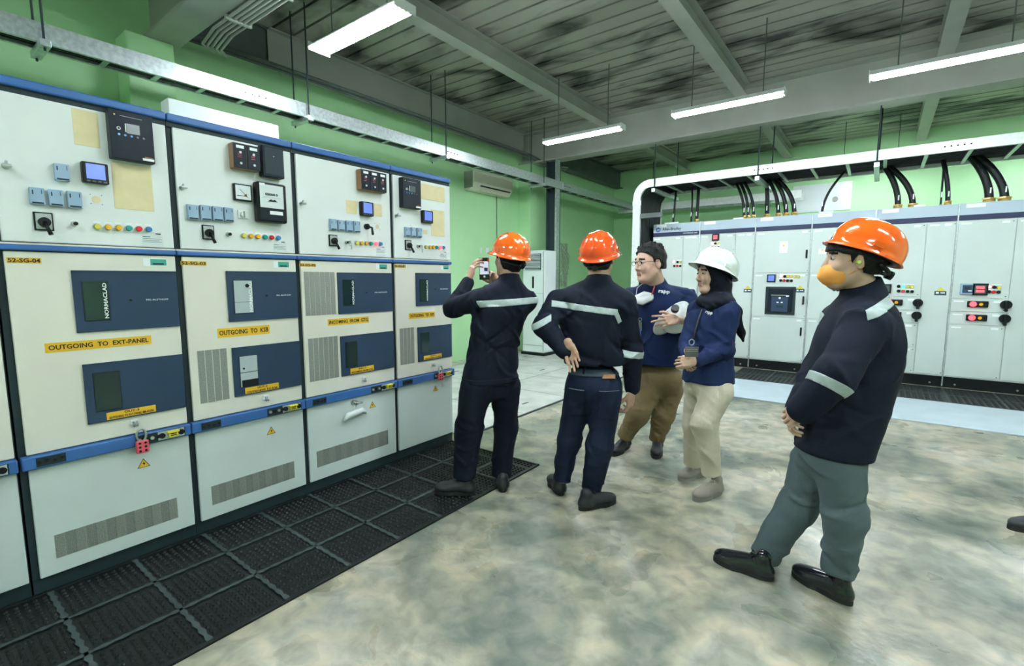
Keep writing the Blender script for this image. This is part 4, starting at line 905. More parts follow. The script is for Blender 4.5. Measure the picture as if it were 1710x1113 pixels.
def hit(f, px, py, t0=1.5):
    d = ray(px, py); d = d/np.linalg.norm(d); t = t0
    for _ in range(120):
        s = float(f((CC+d*t)[None])[0]); t += s*.7
        if abs(s) < 5e-4 or t > 8: break
    p = CC+d*t; e = .004; g = np.array([float(f((p+np.eye(3)[i]*e)[None])[0])-float(f((p-np.eye(3)[i]*e)[None])[0]) for i in range(3)]); return p, un(g)
def surf_frame(p, n_, up=Zv):
    U_ = un(np.cross(up, n_)); V_ = np.cross(n_, U_)
    return lambda u, v, w_: p+U_*u+V_*v+n_*w_
# --- head
def head_frame(c, fa, pitch=0., roll=0.):
    F_ = front(fa); R_ = right(fa); a = math.radians(pitch); F2 = F_*math.cos(a)+Zv*math.sin(a); U2 = -F_*math.sin(a)+Zv*math.cos(a)
    b = math.radians(roll); R2 = R_*math.cos(b)+U2*math.sin(b); U3 = -R_*math.sin(b)+U2*math.cos(b)
    B = np.array([R2, F2, U3]); return np.array(c, float), B
def head_sdf(hc, B, s, neck, ear=True):
    def w(x, y, z): return hc+(B.T@np.array([x, y, z]))*s
    E = lambda c, r: ell(w(*c), B, np.array(r)*s); R_ = lambda a, b, ra, rb=None: rc(w(*a), w(*b), ra*s, (rb if rb is not None else ra)*s)
    skull = union([E((0,-.012,.032),(.076,.096,.088)), E((0,.03,-.03),(.062,.064,.086)), R_((0,.060,-.098),(0,.066,-.096),.020), R_((.048,.0,-.055),(.018,.055,-.096),.022), R_((-.048,.0,-.055),(-.018,.055,-.096),.022)], .03*s)
    det = union([skull, E((.034,.062,-.028),(.024,.022,.022)), E((-.034,.062,-.028),(.024,.022,.022)), R_((-.030,.080,.032),(.030,.080,.032),.0095)], .018*s)
    for sx in (1, -1):
        det = sub(det, E((.031*sx,.098,.009),(.016,.0135,.0085)), .010*s)
    det = union([det, R_((0,.088,.018),(0,.108,-.024),.0065,.0105), E((.011,.097,-.030),(.0085,.010,.008)), E((-.011,.097,-.030),(.0085,.010,.008))], .008*s)
    det = union([det, R_((-.016,.090,-.057),(.016,.090,-.057),.0055), R_((-.014,.089,-.067),(.014,.089,-.067),.0062), E((0,.078,-.100),(.018,.014,.014))], .007*s)
    ears = []
    for sx in (1, -1):
        e = sub(E((.079*sx,-.008,-.004),(.010,.019,.033)), E((.090*sx,-.002,.002),(.009,.011,.020)), .006*s); ears.append(e)
    det = union([det]+(ears if ear else []), .008*s)
    nk = rc(w(0,-.022,-.07), neck, .056*s, .064*s)
    return union([det, nk], .022*s), w
def hair_sdf(w, B, s, low=-.05, fringe=.045, thick=.012, seed=3, spiky=.004, side=.02, tufts=0):
    c1 = ell(w(0,-.014,.034), B, np.array((.077+thick, .097+thick, .089+thick))*s); c2 = ell(w(0,-.035,-.02), B, np.array((.072, .070+thick*.5, .085))*s)
    h = union([c1, c2], .03*s); rs = np.random.RandomState(seed); tf = []
    for i in range(tufts):
        az = rs.uniform(-2.6, 2.6); el = rs.uniform(.35, 1.35); d = np.array((math.sin(az)*math.cos(el), math.cos(az)*math.cos(el), math.sin(el)))
        b0 = np.array((0, -.014, .034))+d*np.array((.082, .102, .094)); t_ = un(d*.7+np.array((rs.randn()*.35, .45, .35)))*rs.uniform(.009, .018)
        tf.append(rc(w(*b0), w(*(b0+t_)), .011*s, .003*s))
    if tf: tl = union([h]+tf, .006*s)
    else: tl = h
    rs = np.random.RandomState(seed); W_ = rs.randn(6, 3)*55; ph = rs.rand(6)*6
    cutf = plane(w(0, .045, fringe), -(B.T@un((0, -.75, .75))))       # face opening
    def f(P):
        q = (P-w(0,0,0))@B.T/s; d = tl(P)+spiky*s*sum(np.sin(P@W_[i]+ph[i]) for i in range(6))*.35
        # hairline: nape, behind the ear, over the ear, temple, fringe
        line = np.interp(q[:, 1], [-.06, -.025, -.012, .008, .022, .028, .055, .075], [low, low+.008, .020, .026, side-.03, side+.012, fringe-.012, fringe])
        return np.maximum(d, (line-q[:, 2])*s*.8)
    return f
def eyes(w, B, s, root, parent, both=True):
    for sx in (1, -1):
        c = w(.031*sx, .0775, .0105); fwd = B[1]
        mb = MB(); n = 10; vs = []; fs = []
        bm = bmesh.new(); bmesh.ops.create_uvsphere(bm, u_segments=12, v_segments=8, radius=.0118*s)
        bm.verts.index_update(); mb.add([tuple(c+np.array(v.co)) for v in bm.verts], [[v.index for v in f_.verts] for f_ in bm.faces], 'eyew', True); bm.free()
        mb.cyl(c+fwd*.0095*s, c+fwd*.0124*s, .0062*s, 'iris', n=10); mb.build('eye', parent, root)
# --- hand: wrist at origin, X to the thumb side, Y along the fingers, Z out of the back of the hand
def hand_sdf(o, yv, zv, side=1, s=1., curl=(.35,.4,.3), spread=.06, thumb=(.75,.55,-.35), tcurl=.3, curls=None):
    Yv = un(yv); zv = np.array(zv, float); Z_ = un(zv-Yv*(zv@Yv)); X_ = np.cross(Yv, Z_)*side
    def w(x, y, z): return np.array(o)+(X_*x+Yv*y+Z_*z)*s
    palm = []; bx = (.031, .010, -.011, -.031); by = (.088, .093, .089, .080); Ls = ((.042,.026,.021),(.046,.029,.022),(.043,.027,.021),(.033,.020,.019))
    for x, y in zip(bx, by): palm.append(rc(w(x*.72, .012, 0), w(x, y, .001), .0135*s, .0105*s))
    P_ = union(palm, .016*s); P_ = union([P_, rc(w(.020,.015,-.006), w(.030,.050,-.010), .014*s, .013*s), rc(w(-.02,.015,-.005), w(-.028,.06,-.004), .0125*s)], .014*s)
    fg = []
    for i in range(4):
        cu = curls[i] if curls else curl; sp = (1.5-i)*spread; a = 0; p = np.array((bx[i], by[i], 0.)); r = (.0092,.0092,.0088,.0078)[i]
        for j in range(3):
            a += cu[j]; d = np.array((math.sin(sp)*math.cos(a), math.cos(sp)*math.cos(a), -math.sin(a))); q = p+d*Ls[i][j]
            fg.append(rc(w(*p), w(*q), r*s*(1-.07*j), r*s*(.93-.07*j))); p = q
    F_ = lambda P: np.min(np.stack([g(P) for g in fg]), 0)
    td = un(thumb); p0 = np.array((.024,.026,-.006)); p1 = p0+td*.042; t2 = un(td+np.array((-.3,.35,-.2))*tcurl*2); p2 = p1+t2*.030; t3 = un(t2+np.array((-.4,.3,-.1))*tcurl*2); p3 = p2+t3*.024
    T_ = union([rc(w(*p0), w(*p1), .014*s, .011*s), rc(w(*p1), w(*p2), .0108*s, .0100*s), rc(w(*p2), w(*p3), .0100*s, .0085*s)], .006*s)
    f = lambda P: smin(smin(P_(P), F_(P), .008*s), T_(P), .010*s)
    ps = [w(x, y, z) for x in (-.07, .09) for y in (-.02, .2) for z in (-.11, .04)]
    return f, ps, w
# --- shoe
def shoe(root, toe, heel, mt='shoeb', sole='soleb', lace='lace', tilt=0., width=.05, collar=.085, lift=0., laces=True, h=.006):
    toe = np.array(toe, float); heel = np.array(heel, float); toe[2] = heel[2] = 0; L = np.linalg.norm(toe-heel); Y_ = (toe-heel)/L; X_ = np.array([Y_[1], -Y_[0], 0.]); base = heel+Zv*lift
    if tilt: a = math.radians(tilt); Y3 = Y_*math.cos(a)+Zv*math.sin(a); Z3 = -Y_*math.sin(a)+Zv*math.cos(a)
    else: Y3 = Y_; Z3 = Zv
    def w(x, y, z): return base+X_*x+Y3*y*L/.28+Z3*z
    R_ = lambda a, b, ra, rb=None: rc(w(*a), w(*b), ra, rb)
    B = np.array([X_, Y3, Z3])
    up = union([ell(w(0,.205,.038), B, (width,.075,.036)), ell(w(0,.13,.045), B, (width*.86,.09,.042)), R_((0,.05,.045),(0,.052,collar),.040,.037), ell(w(0,.05,.035), B, (width*.82,.052,.04)), R_((0,.10,.066),(0,.16,.05),.030,.026)], .025)
    up = inter(up, plane(w(0,0,.022), -Z3), .006)
    pts = [w(x, y, z) for x in (-.06, .06) for y in (-.01, .3) for z in (0, collar+.04)]; lo, hi = bounds(pts, 0)
    sh = sdfmesh([(up, lo, hi, h)], 'shoe', root, root, mt)
    mb = MB(); n = 28; ring = []
    for i in range(n):
        t = 2*math.pi*i/n; y = .14+.142*math.cos(t); x = math.sin(t)*(width*1.02 if y > .14 else width*.84)*(1-.10*math.exp(-((y-.12)/.04)**2)); x *= (abs(math.sin(t))**-.18 if abs(math.sin(t)) > .05 else 1); ring.append((x, y))
    vs = [tuple(w(x, y, z)) for z in (0.0, .012, .026) for (x, y) in ring]
    fs = [list(range(n))[::-1], [2*n+i for i in range(n)]]+[(k_*n+i, k_*n+(i+1) % n, (k_+1)*n+(i+1) % n, (k_+1)*n+i) for k_ in range(2) for i in range(n)]
    mb.add(vs, fs, sole); mb.build('sole', sh, root)
    if laces:
        mb = MB()
        for i in range(4):
            y = .10+.022*i; z = .098-.0145*i
            mb.tube([w(-.024, y, z-.010), w(-.012, y+.003, z+.002), w(.012, y+.008, z+.002), w(.024, y+.010, z-.010)], .003, lace, 6)
        for sx in (1, -1): mb.tube([w(0, .10, .10), w(.018*sx, .105, .112), w(.03*sx, .10, .10), w(.012*sx, .095, .10)], .0028, lace, 6)
        mb.build('laces', sh, root)
    return sh
# --- hard hat, in head coordinates
def helmet(name, hc, B, s, mt, root, parent, up=.042, tilt=0., back=-.012, brim=.014, peak=.045, ridge=.007):
    a = math.radians(tilt); Rv = B[0]; Fv = B[1]*math.cos(a)+B[2]*math.sin(a); Uv = -B[1]*math.sin(a)+B[2]*math.cos(a)
    o = hc+(B.T@np.array([0, back, up]))*s
    def w(x, y, z): return o+(Rv*x+Fv*y+Uv*z)*s
    na, nr = 72, 16; vs = []; fs = []
    def P(az, t):
        c, si = math.cos(az), math.sin(az); rx, ry = .103, .127
        if t <= 1:
            ph = t*math.pi/2; rr = math.sin(ph)**.92; z = .118*math.cos(ph)**.85 if t < 1 else 0; x = rx*rr*si; y = ry*rr*c
            bulge = ridge*math.exp(-(x/.020)**2)*min(1, z/.05)+.6*ridge*(math.exp(-((abs(x)-.045)/.011)**2))*min(1, z/.06)*math.exp(-(y/.09)**2)
            n_ = un((x/rx**2, y/ry**2, (z+.01)/.118**2)); q = np.array((x, y, z))+n_*bulge; return q
        e = t-1; ext = brim+peak*max(0, c)**2.2; r_ = 1+ext*e/.115; return np.array((rx*si*r_, ry*c*r_, -.012*e-.010*e*max(0, c)))
    T = [i/nr for i in range(1, nr+1)]+[1.15, 1.6, 2.0]
    vs.append(w(*P(0, 0.0001)))
    for t in T:
        for k_ in range(na): vs.append(w(*P(2*math.pi*k_/na, t)))
    for k_ in range(na): fs.append((0, 1+k_, 1+(k_+1) % na))
    for j in range(len(T)-1):
        for k_ in range(na): fs.append((1+j*na+k_, 1+(j+1)*na+k_, 1+(j+1)*na+(k_+1) % na, 1+j*na+(k_+1) % na))
    me = bpy.data.meshes.new(name); ro = np.array(root.location); me.from_pydata([tuple(np.array(v)-ro) for v in vs], [], fs); me.materials.append(M[mt])
    bm = bmesh.new(); bm.from_mesh(me); bmesh.ops.recalc_face_normals(bm, faces=bm.faces)
    # make sure the shell thickens inwards
    c0 = Vector(w(0,0,0)-ro); f0 = bm.faces[:][na*2]; 
    if (f0.calc_center_median()-c0).dot(f0.normal) < 0: bmesh.ops.reverse_faces(bm, faces=bm.faces)
    bm.normal_update(); rim = [v for v in bm.verts]
    bmesh.ops.solidify(bm, geom=bm.faces[:], thickness=.003)
    for f_ in bm.faces: f_.smooth = True
    bm.to_mesh(me); bm.free(); ob = bpy.data.objects.new(name, me); COL.objects.link(ob); ob.parent = parent
    return ob, w
def helmet_bits(w, s, ob, root, mt='black', accessory='orange'):
    mb = MB()
    ring = [w(.085*math.sin(t), .104*math.cos(t)-.004, -.006) for t in [i*2*math.pi/28 for i in range(28)]]
    mb.tube(ring, .009*s, mt, 6, True)
    back = [w(.082*math.sin(t), -.004+.100*math.cos(t), -.030-.018*abs(math.cos(t))) for t in [math.pi*.62+i*math.pi*.76/12 for i in range(13)]]
    mb.tube(back, .008*s, mt, 6)
    mb.cyl(w(0, -.100, -.048), w(0, -.122, -.048), .016*s, mt, n=14)
    mb.build('headband', ob, root)
    for sx in (1, -1):
        mb = MB(); mb.add([w(.103*sx+.004*sx*i, y, z) for i in (-1, 1) for (y, z) in ((-.018, .012), (.018, .012), (.018, .030), (-.018, .030))], [(0,1,2,3),(4,5,6,7),(0,1,5,4),(1,2,6,5),(2,3,7,6),(3,0,4,7)], accessory)
        mb.build('accessory_slot', ob, root)
def person(p):
    """p: description of one person; joints are (x, y, distance) sightings turned into room coordinates"""
    hf = p['hf']; fa = p['fa']; K = lambda q: J(q[0], q[1], hf+q[2])
    F_ = front(fa); R_ = right(fa); base = K(p['torso'][-1][:3]); root = thing('person', (base[0], base[1], 0), p['label'], 'person')
    secs = [(K(t[:3]), t[3], t[4]) for t in p['torso']]
    hd = p['head']; hc, HB = head_frame(K(hd['c']), hd['fa'], hd.get('pitch', 0), hd.get('roll', 0)); s = hd['s']
    neck = K(p['neck']); hs, hw = head_sdf(hc, HB, s, neck, hd.get('ear', True)); out = dict(root=root, hw=hw, HB=HB, s=s, hc=hc)
    # upper garment
    def limb(js): return [rc(K(a[:3]), K(b[:3]), a[3], b[3]) for a, b in zip(js[:-1], js[1:])]
    lw = secs[-1]; secs2 = secs+[(lw[0]-Zv*.05+ (lw[0]-secs[-2][0])*np.array([.3,.3,0]), lw[1]*1.0, lw[2]*1.0)]; hem = lw[0]-Zv*.012
    tors = loft(secs2, R_, F_); arms = []
    for a in p['arms']: arms += limb(a)
    yoke = [rc(K(p['arms'][0][0][:3]), neck-Zv*.03, p['arms'][0][0][3]*.9, .055), rc(K(p['arms'][1][0][:3]), neck-Zv*.03, p['arms'][1][0][3]*.9, .055)]
    col = p.get('collar', dict(r=.066, h=.035)); cdir = un(hc-neck); ring = rc(neck-cdir*.02, neck+cdir*col['h'], col['r']+.006, col['r'])
    ring = inter(ring, plane(neck+cdir*(col['h']+.004), cdir), .006)
    tors = inter(union([tors]+yoke, .04), plane(hem, un(-Zv+.0*F_)), .004); g = union([tors]+arms, .026); g = union([g, ring], .018)
    if 'belly' in p: g = union([g, ell(K(p['belly'][:3]), np.array([R_, F_, Zv]), p['belly'][3:])], .06)
    sp = []
    for a in p['arms']:
        e = K(a[1][:3]); d = un(K(a[-1][:3])-K(a[0][:3])); sp.append((e, d, .13, p.get('fold', .009), 150)); sp.append((K(a[0][:3]), un(K(a[0][:3])-e+R_*.2), .12, .008, 120)); sp.append(((K(a[-1][:3])+e)/2, un(K(a[-1][:3])-e), .09, .006, 210))
    sp.append((secs[-2][0], un(Zv*.9+R_*.4), .24, .009, 75)); sp.append((secs[len(secs)//2][0]-F_*.08, un(Zv*.5+R_*.85), .24, .009, 60)); sp.append((secs[len(secs)//2][0]-R_*.08, un(Zv*.6-R_*.7), .22, .009, 60))
    g = folds(g, sp, .0016, p.get('seed', 1))
    pts = [s_[0]+R_*a*s_[1]+F_*b*s_[2] for s_ in secs for a in (-1, 1) for b in (-1, 1)]+[K(j[:3])+np.array(d)*j[3] for a in p['arms'] for j in a for d in ((1,1,1),(-1,-1,-1))]+[neck+Zv*.08, neck-Zv*.1]
    lo, hi = bounds(pts, .015)
    gar = sdfmesh([(g, lo, hi, p.get('h', .009))], p.get('top_name', 'jacket'), root, root, p['top']); out['top'] = gar; out['topf'] = g
    # trousers
    legs = []
    for l in p['legs']: legs += limb(l)
    hipc = secs[-1]; pel = ell(K(p['pelvis'][:3]), np.array([R_, F_, Zv]), p['pelvis'][3:])
    t = union([pel]+legs, .035); sp = []
    for l in p['legs']:
        k_ = K(l[1][:3]); d = un(K(l[-1][:3])-K(l[0][:3])); sp.append((k_, d, .15, .0065, 85)); sp.append((K(l[-1][:3])-d*.05, d, .13, p.get('hemfold', .008), 115)); sp.append((K(l[0][:3]), un(d*.6+R_), .16, .006, 80)); sp.append(((K(l[0][:3])+k_)/2, un(d+R_*.6), .14, .004, 80))
    t0 = t; t = folds(t, sp, .0018, p.get('seed', 1)+5)
    for l in p['legs']:
        a = K(l[-1][:3]); d = un(a-K(l[-2][:3])); cut = plane(a+d*.02, d); 
        far = rc(a, a, .30); t = (lambda t_, c_, f_: lambda P: np.maximum(t_(P), np.where(f_(P) < 0, np.where(c_(P) > 0, c_(P), -1e9), -1e9)))(t, cut, rc(a+d*.1, a+d*.1, .11))
    pts = [K(j[:3])+np.array(d)*j[3] for l in p['legs'] for j in l for d in ((1,1,1),(-1,-1,-1))]+[K(p['pelvis'][:3])+np.array(p['pelvis'][3])*np.array(d) for d in ((1,1,1),(-1,-1,-1))]; lo, hi = bounds(pts, .015); lo[2] = max(lo[2], .02)
    tr = sdfmesh([(t, lo, hi, p.get('h', .009))], 'trousers', root, root, p['bottom']); out['trousers'] = tr; out['trf'] = t
    # body: one mesh, under the clothes and out at head and hands
    inner = union([loft([(c, a*.80, b*.78) for (c, a, b) in secs[1:]], R_, F_), pel if False else ell(K(p['pelvis'][:3]), np.array([R_, F_, Zv]), np.array(p['pelvis'][3:])*.88)]+[rc(K(a[:3]), K(b[:3]), a[3]*.58, b[3]*.58) for q in p['arms']+p['legs'] for a, b in zip(q[:-1], q[1:])]+[rc(K(a[0][:3])-Zv*.03, neck-Zv*.06, a[0][3]*.45, .03) for a in p['arms']], .03)
    allp = [K(j[:3]) for q in p['arms']+p['legs'] for j in q]+[neck]; lo, hi = bounds(allp, .12); lo[2] = .05
    parts = [(inner, lo, hi, .02)]
    hlo, hhi = bounds([hw(x, y, z) for x in (-.1, .1) for y in (-.12, .13) for z in (-.13, .13)]+[neck+Zv*0.0], .03)
    parts.append((hs, hlo, hhi, .0042*s))
    out['hands'] = []
    for hnd in p['hands']:
        o = K(hnd['wrist']); f, ps, w_ = hand_sdf(o, hnd['y'], hnd['z'], hnd.get('side', 1), hnd.get('s', 1.), **{k: hnd[k] for k in ('curl', 'curls', 'spread', 'thumb', 'tcurl') if k in hnd})
        el = o-un(hnd['y'])*.02 if 'fore' not in hnd else K(hnd['fore']); ff = union([f, rc(o+un(hnd['y'])*.005, el, .024, .036 if 'fore' in hnd else .026)], .016); lo, hi = bounds(ps+[el, o], .03); parts.append((ff, lo, hi, .0038)); out['hands'].append((w_, o))
    def pick(C_):
        q = (C_-hc)@HB.T/s; m_ = np.zeros(len(C_), int)
        lips = (q[:, 1] > .088) & (np.abs(q[:, 0]) < .021) & (np.abs(q[:, 2]+.062) < .0105) & (np.abs(q[:, 2]) < .2)
        br = (q[:, 1] > .070) & (np.abs(np.abs(q[:, 0])-.031) < .019) & (np.abs(q[:, 2]-.0335-.12*(.031-np.abs(q[:, 0]))) < .0048); m_[lips] = 1; m_[br] = 2; return m_
    body = sdfmesh(parts, 'body', root, root, mats=[p.get('skin', 'skin'), 'lip', 'hair'], pick=pick); out['body'] = body
    if p.get('eyes', True): eyes(hw, HB, s, root, body)
    if 'hair' in p:
        hfn = hair_sdf(hw, HB, s, **p['hair']); lo, hi = bounds([hw(x, y, z) for x in (-.11, .11) for y in (-.13, .13) for z in (-.12, .15)], 0); sdfmesh([(hfn, lo, hi, .005)], 'hair', root, root, 'hair')
    for sh in p['shoes']: shoe(root, **sh)
    return out
def band(out, key, A, B, half, name, mt, extra=[], depthdir=None, off=.003, near=None):
    A = np.array(A); B = np.array(B); dd = depthdir; n_ = un(np.cross(un(B-A), dd)); return patch(out[key], out['root'], name, mt, [(A-n_*half, n_), (A+n_*half, -n_)]+extra, off, near=near)
def chest_text(out, px, py, txt, h=.022, w_=.075, tilt=0.):
    p, n_ = hit(out['topf'], px, py); mb = MB(surf_frame(p, n_)); mb.text(txt, (0, 0, .002), h, 'whitetxt', width=w_, rot=tilt, bold=.03); mb.build('chest_logo', out['top'], out['root'])
# ------------------------------------------------------------------ the people
# 1 the man photographing the cabinets
P1 = dict(label='person in navy coverall and orange hard hat, back turned, raising a phone', hf=3.17, fa=32, seed=1, top='navy1', bottom='navy1', top_name='coverall_top',
    torso=[(850,468,0,.07,.06), (846,486,0,.15,.09), (842,512,.0,.188,.118), (830,545,0,.178,.122), (824,580,0,.172,.122), (820,612,0,.186,.128), (820,636,0,.192,.130)],
    neck=(850,470,0), head=dict(c=(850,432,.03), fa=38, s=1.02, pitch=3),
    arms=[[(800,500,-.08,.068), (757,515,.08,.062), (781,473,.19,.046)], [(880,502,.06,.068), (858,528,.30,.060), (830,478,.36,.045)]],
    pelvis=(820,636,0,.170,.122,.13), legs=[[(796,645,-.05,.105), (783,715,-.02,.088), (776,792,-.02,.077)], [(843,645,.05,.105), (845,715,.12,.078), (838,790,.10,.070)]],
    hands=[dict(wrist=(782,468,.20), y=CV(.30,.92,.15), z=CV(-.75,.25,-.35), side=-1, curls=[(.2,.3,.3),(.3,.35,.3),(.4,.5,.3),(.6,.6,.3)], thumb=(.9,.3,-.45)),
           dict(wrist=(830,476,.40), y=CV(-.35,.75,.0), z=CV(.55,.1,.6), side=1, curls=[(.8,.9,.4),(.9,.9,.5),(.9,.9,.5),(1,.9,.5)], thumb=(.7,.7,-.4))],
    hair=dict(low=-.085, fringe=.05, thick=.012), eyes=True,
    shoes=[dict(toe=floorpt(727,826), heel=floorpt(793,829), mt='shoem', lift=.015, width=.052), dict(toe=floorpt(842,823)+front(5)*.27, heel=floorpt(840,824), mt='shoem', lift=.004)])
o1 = person(P1); r1 = o1['root']
hel, hw_ = helmet('hard_hat', o1['hc'], o1['HB'], 1.12, 'orange', r1, r1, up=.026, tilt=10, peak=.03, back=-.018); helmet_bits(hw_, 1.12, hel, r1, 'black', 'orange')
F_ = front(32); R_ = right(32)
A = J(797,509,3.0); B = J(892,503,3.12); ctr = J(843,510,3.17)
band(o1, 'top', A, B, .021, 'reflective_strip', 'tapeg', [(ctr-F_*.03, -F_), (A-R_*.0, R_)], depthdir=F_)
band(o1, 'top', J(768,632,3.17), J(870,632,3.17), .016, 'waist_seam', 'navy1', [], depthdir=F_, off=.004)
# phone
ph = J(808.5,449,3.17+.30); r = thing('smartphone', ph, 'black smartphone held up in both hands by the person at the cabinets, its screen lit', 'phone')
U_ = un(RT*.95-FHv*.0+Zv*.03); N_ = un(-FHv*.95+Zv*.05); N_ = un(N_-U_*(N_@U_)); V_ = np.cross(N_, U_)
fp = lambda u, v, w_: ph+U_*u+V_*v+N_*w_
M['screen'] = mat('phone_screen', (.1,.1,.12), .15, emit=(.6,.66,.75), es=.2); M['screend'] = mat('phone_screen_dark', (.01,.01,.012), .1); M['redcase'] = mat('glossy_red', (.6,.02,.03), .2)
MB(fp).box((-.036,-.078,-.008), (.036,.078,0), 'black', .006).build('case', r, r)
mb = MB(fp).box((-.032,-.040,0), (.032,.052,.001), 'screen'); mb.box((-.032,.052,0), (.032,.074,.001), 'screend'); mb.box((-.032,-.074,0), (.032,-.040,.001), 'screend'); mb.box((.0,-.018,.001), (.026,.006,.0015), 'navyp'); mb.cyl((-.006,.038,.001), (-.006,.038,.0015), .005, 'black', n=8); mb.box((-.028,.010,.001), (.028,.0115,.0015), 'navyp'); mb.cyl((0,-.057,.001), (0,-.057,.0015), .008, 'whitetxt', n=12); mb.build('screen', r, r)
MB(fp).box((.024,.045,-.009), (.0368,.076,.0012), 'redcase', .002).build('camera_bump', r, r)  # small glossy red block at the phone's upper corner
# 2 the man with his hand behind his back
P2 = dict(label='person in navy jacket and jeans, back turned, one hand held behind the back', hf=3.05, fa=-8, seed=4, top='navy1', bottom='denim',
    torso=[(998,468,0,.07,.06), (992,486,0,.16,.10), (987,515,.0,.205,.125), (988,548,0,.195,.130), (991,580,0,.183,.130), (992,604,0,.190,.132)],
    neck=(1000,466,0), head=dict(c=(1001,432,.02), fa=-22, s=1.04), collar=dict(r=.076, h=.018),
    arms=[[(931,503,.02,.072), (908,546,-.06,.066), (943,587,-.155,.050)], [(1042,505,-.02,.074), (1055,585,-.02,.068), (1056,648,.05,.054)]],
    pelvis=(991,640,0,.172,.125,.14), legs=[[(968,655,.03,.098), (950,735,.06,.074), (939,797,.08,.060)], [(1012,655,-.03,.102), (1002,745,-.05,.082), (988,815,-.03,.066)]],
    hands=[dict(wrist=(950,577,-.175), y=CV(.30,-.90,-.05), z=CV(.1,.1,1), side=-1, s=.92, curls=[(.2,.4,.3),(.3,.5,.4),(.45,.6,.4),(.6,.7,.4)], spread=.11, thumb=(.35,.95,-.3)),
           dict(wrist=(1054,656,.04), y=CV(-.1,-.95,-.1), z=CV(.75,0,-.6), side=1, curls=[(.5,.8,.5),(.6,.9,.6),(.6,.9,.6),(.7,.9,.6)])],
    hair=dict(low=-.070, fringe=.05, thick=.006), hemfold=.007,
    shoes=[dict(toe=floorpt(944,830)+CV(-.3,0,1)*.26, heel=floorpt(938,829), mt='shoem', collar=.10), dict(toe=floorpt(1027,838), heel=floorpt(967,853), mt='shoem', collar=.10)])
o2 = person(P2); r2 = o2['root']
hel, hw_ = helmet('hard_hat', o2['hc'], o2['HB'], 1.14, 'orange2', r2, r2, up=.026, tilt=18, back=-.020, peak=.03); helmet_bits(hw_, 1.14, hel, r2, 'black', 'orange2')
F_ = front(-8); R_ = right(-8); ctr = J(988,515,3.05); A = J(920,508,2.93); B = J(1032,523,2.90)
band(o2, 'top', A, B, .019, 'reflective_strip', 'tapeg', [(ctr-F_*.02, -F_), (A, R_), (B, -R_)], depthdir=F_)
A = J(892,545,3.0); B = J(915,532,3.0); band(o2, 'top', A, B, .018, 'reflective_strip', 'tapeg', [(J(918,540,3.05), -RT)], depthdir=FHv, near=(J(931,503,3.07), J(908,546,2.99), .085))
A = J(1028,522,2.93); B = J(1038,543,2.93); band(o2, 'top', A, B, .014, 'reflective_strip', 'tapeg', [(J(1028,522,2.9), un(B-A)), (J(1037,541,2.9), -un(B-A)), (ctr, -F_)], depthdir=FHv)
A = J(1040,590,3.0); B = J(1074,594,3.0); band(o2, 'top', A, B, .020, 'reflective_strip', 'tapeg', [(J(1036,592,3.05), RT)], depthdir=FHv)
c = J(991,619,3.05); patch(o2['trousers'], r2, 'belt', 'belt', [(c-Zv*.020, Zv), (c+Zv*.020, -Zv)], .005)
p_, n_ = hit(o2['trf'], 1016, 630); MB(surf_frame(p_, n_)).box((-.04,-.013,0), (.04,.013,.010), 'tan', .001).build('leather_patch', o2['trousers'], r2)
for (px0, px1) in ((950, 976), (1000, 1034)):
    a = J(px0, 655, 2.93); b = J(px1, 655, 2.90); z0 = J(1000, 700, 2.93)[2]; z1 = J(1000, 652, 2.93)[2]; bc = J(991,640,3.05)
    patch(o2['trousers'], r2, 'back_pocket', 'denim', [((0,0,z0), Zv), ((0,0,z1), -Zv), (a, R_), (b, -R_), (bc, -F_)], .004)
    patch(o2['trousers'], r2, 'pocket_seam', 'denimst', [((0,0,z1-.006), Zv), ((0,0,z1-.002), -Zv), (a, R_), (b, -R_), (bc, -F_)], .0055)
for px in (955, 976, 1022): 
    p_, n_ = hit(o2['trf'], px, 619); MB(surf_frame(p_, n_)).box((-.006,-.028,0), (.006,.028,.008), 'denim', .001).build('belt_loop', o2['trousers'], r2)
c = J(985,606,3.05); patch(o2['trousers'], r2, 'shirt_tail', 'bluec', [(c-Zv*.016, Zv), (c+Zv*.04, -Zv), (J(958,606,3.0), RT), (J(998,606,3.0), -RT)], .02)
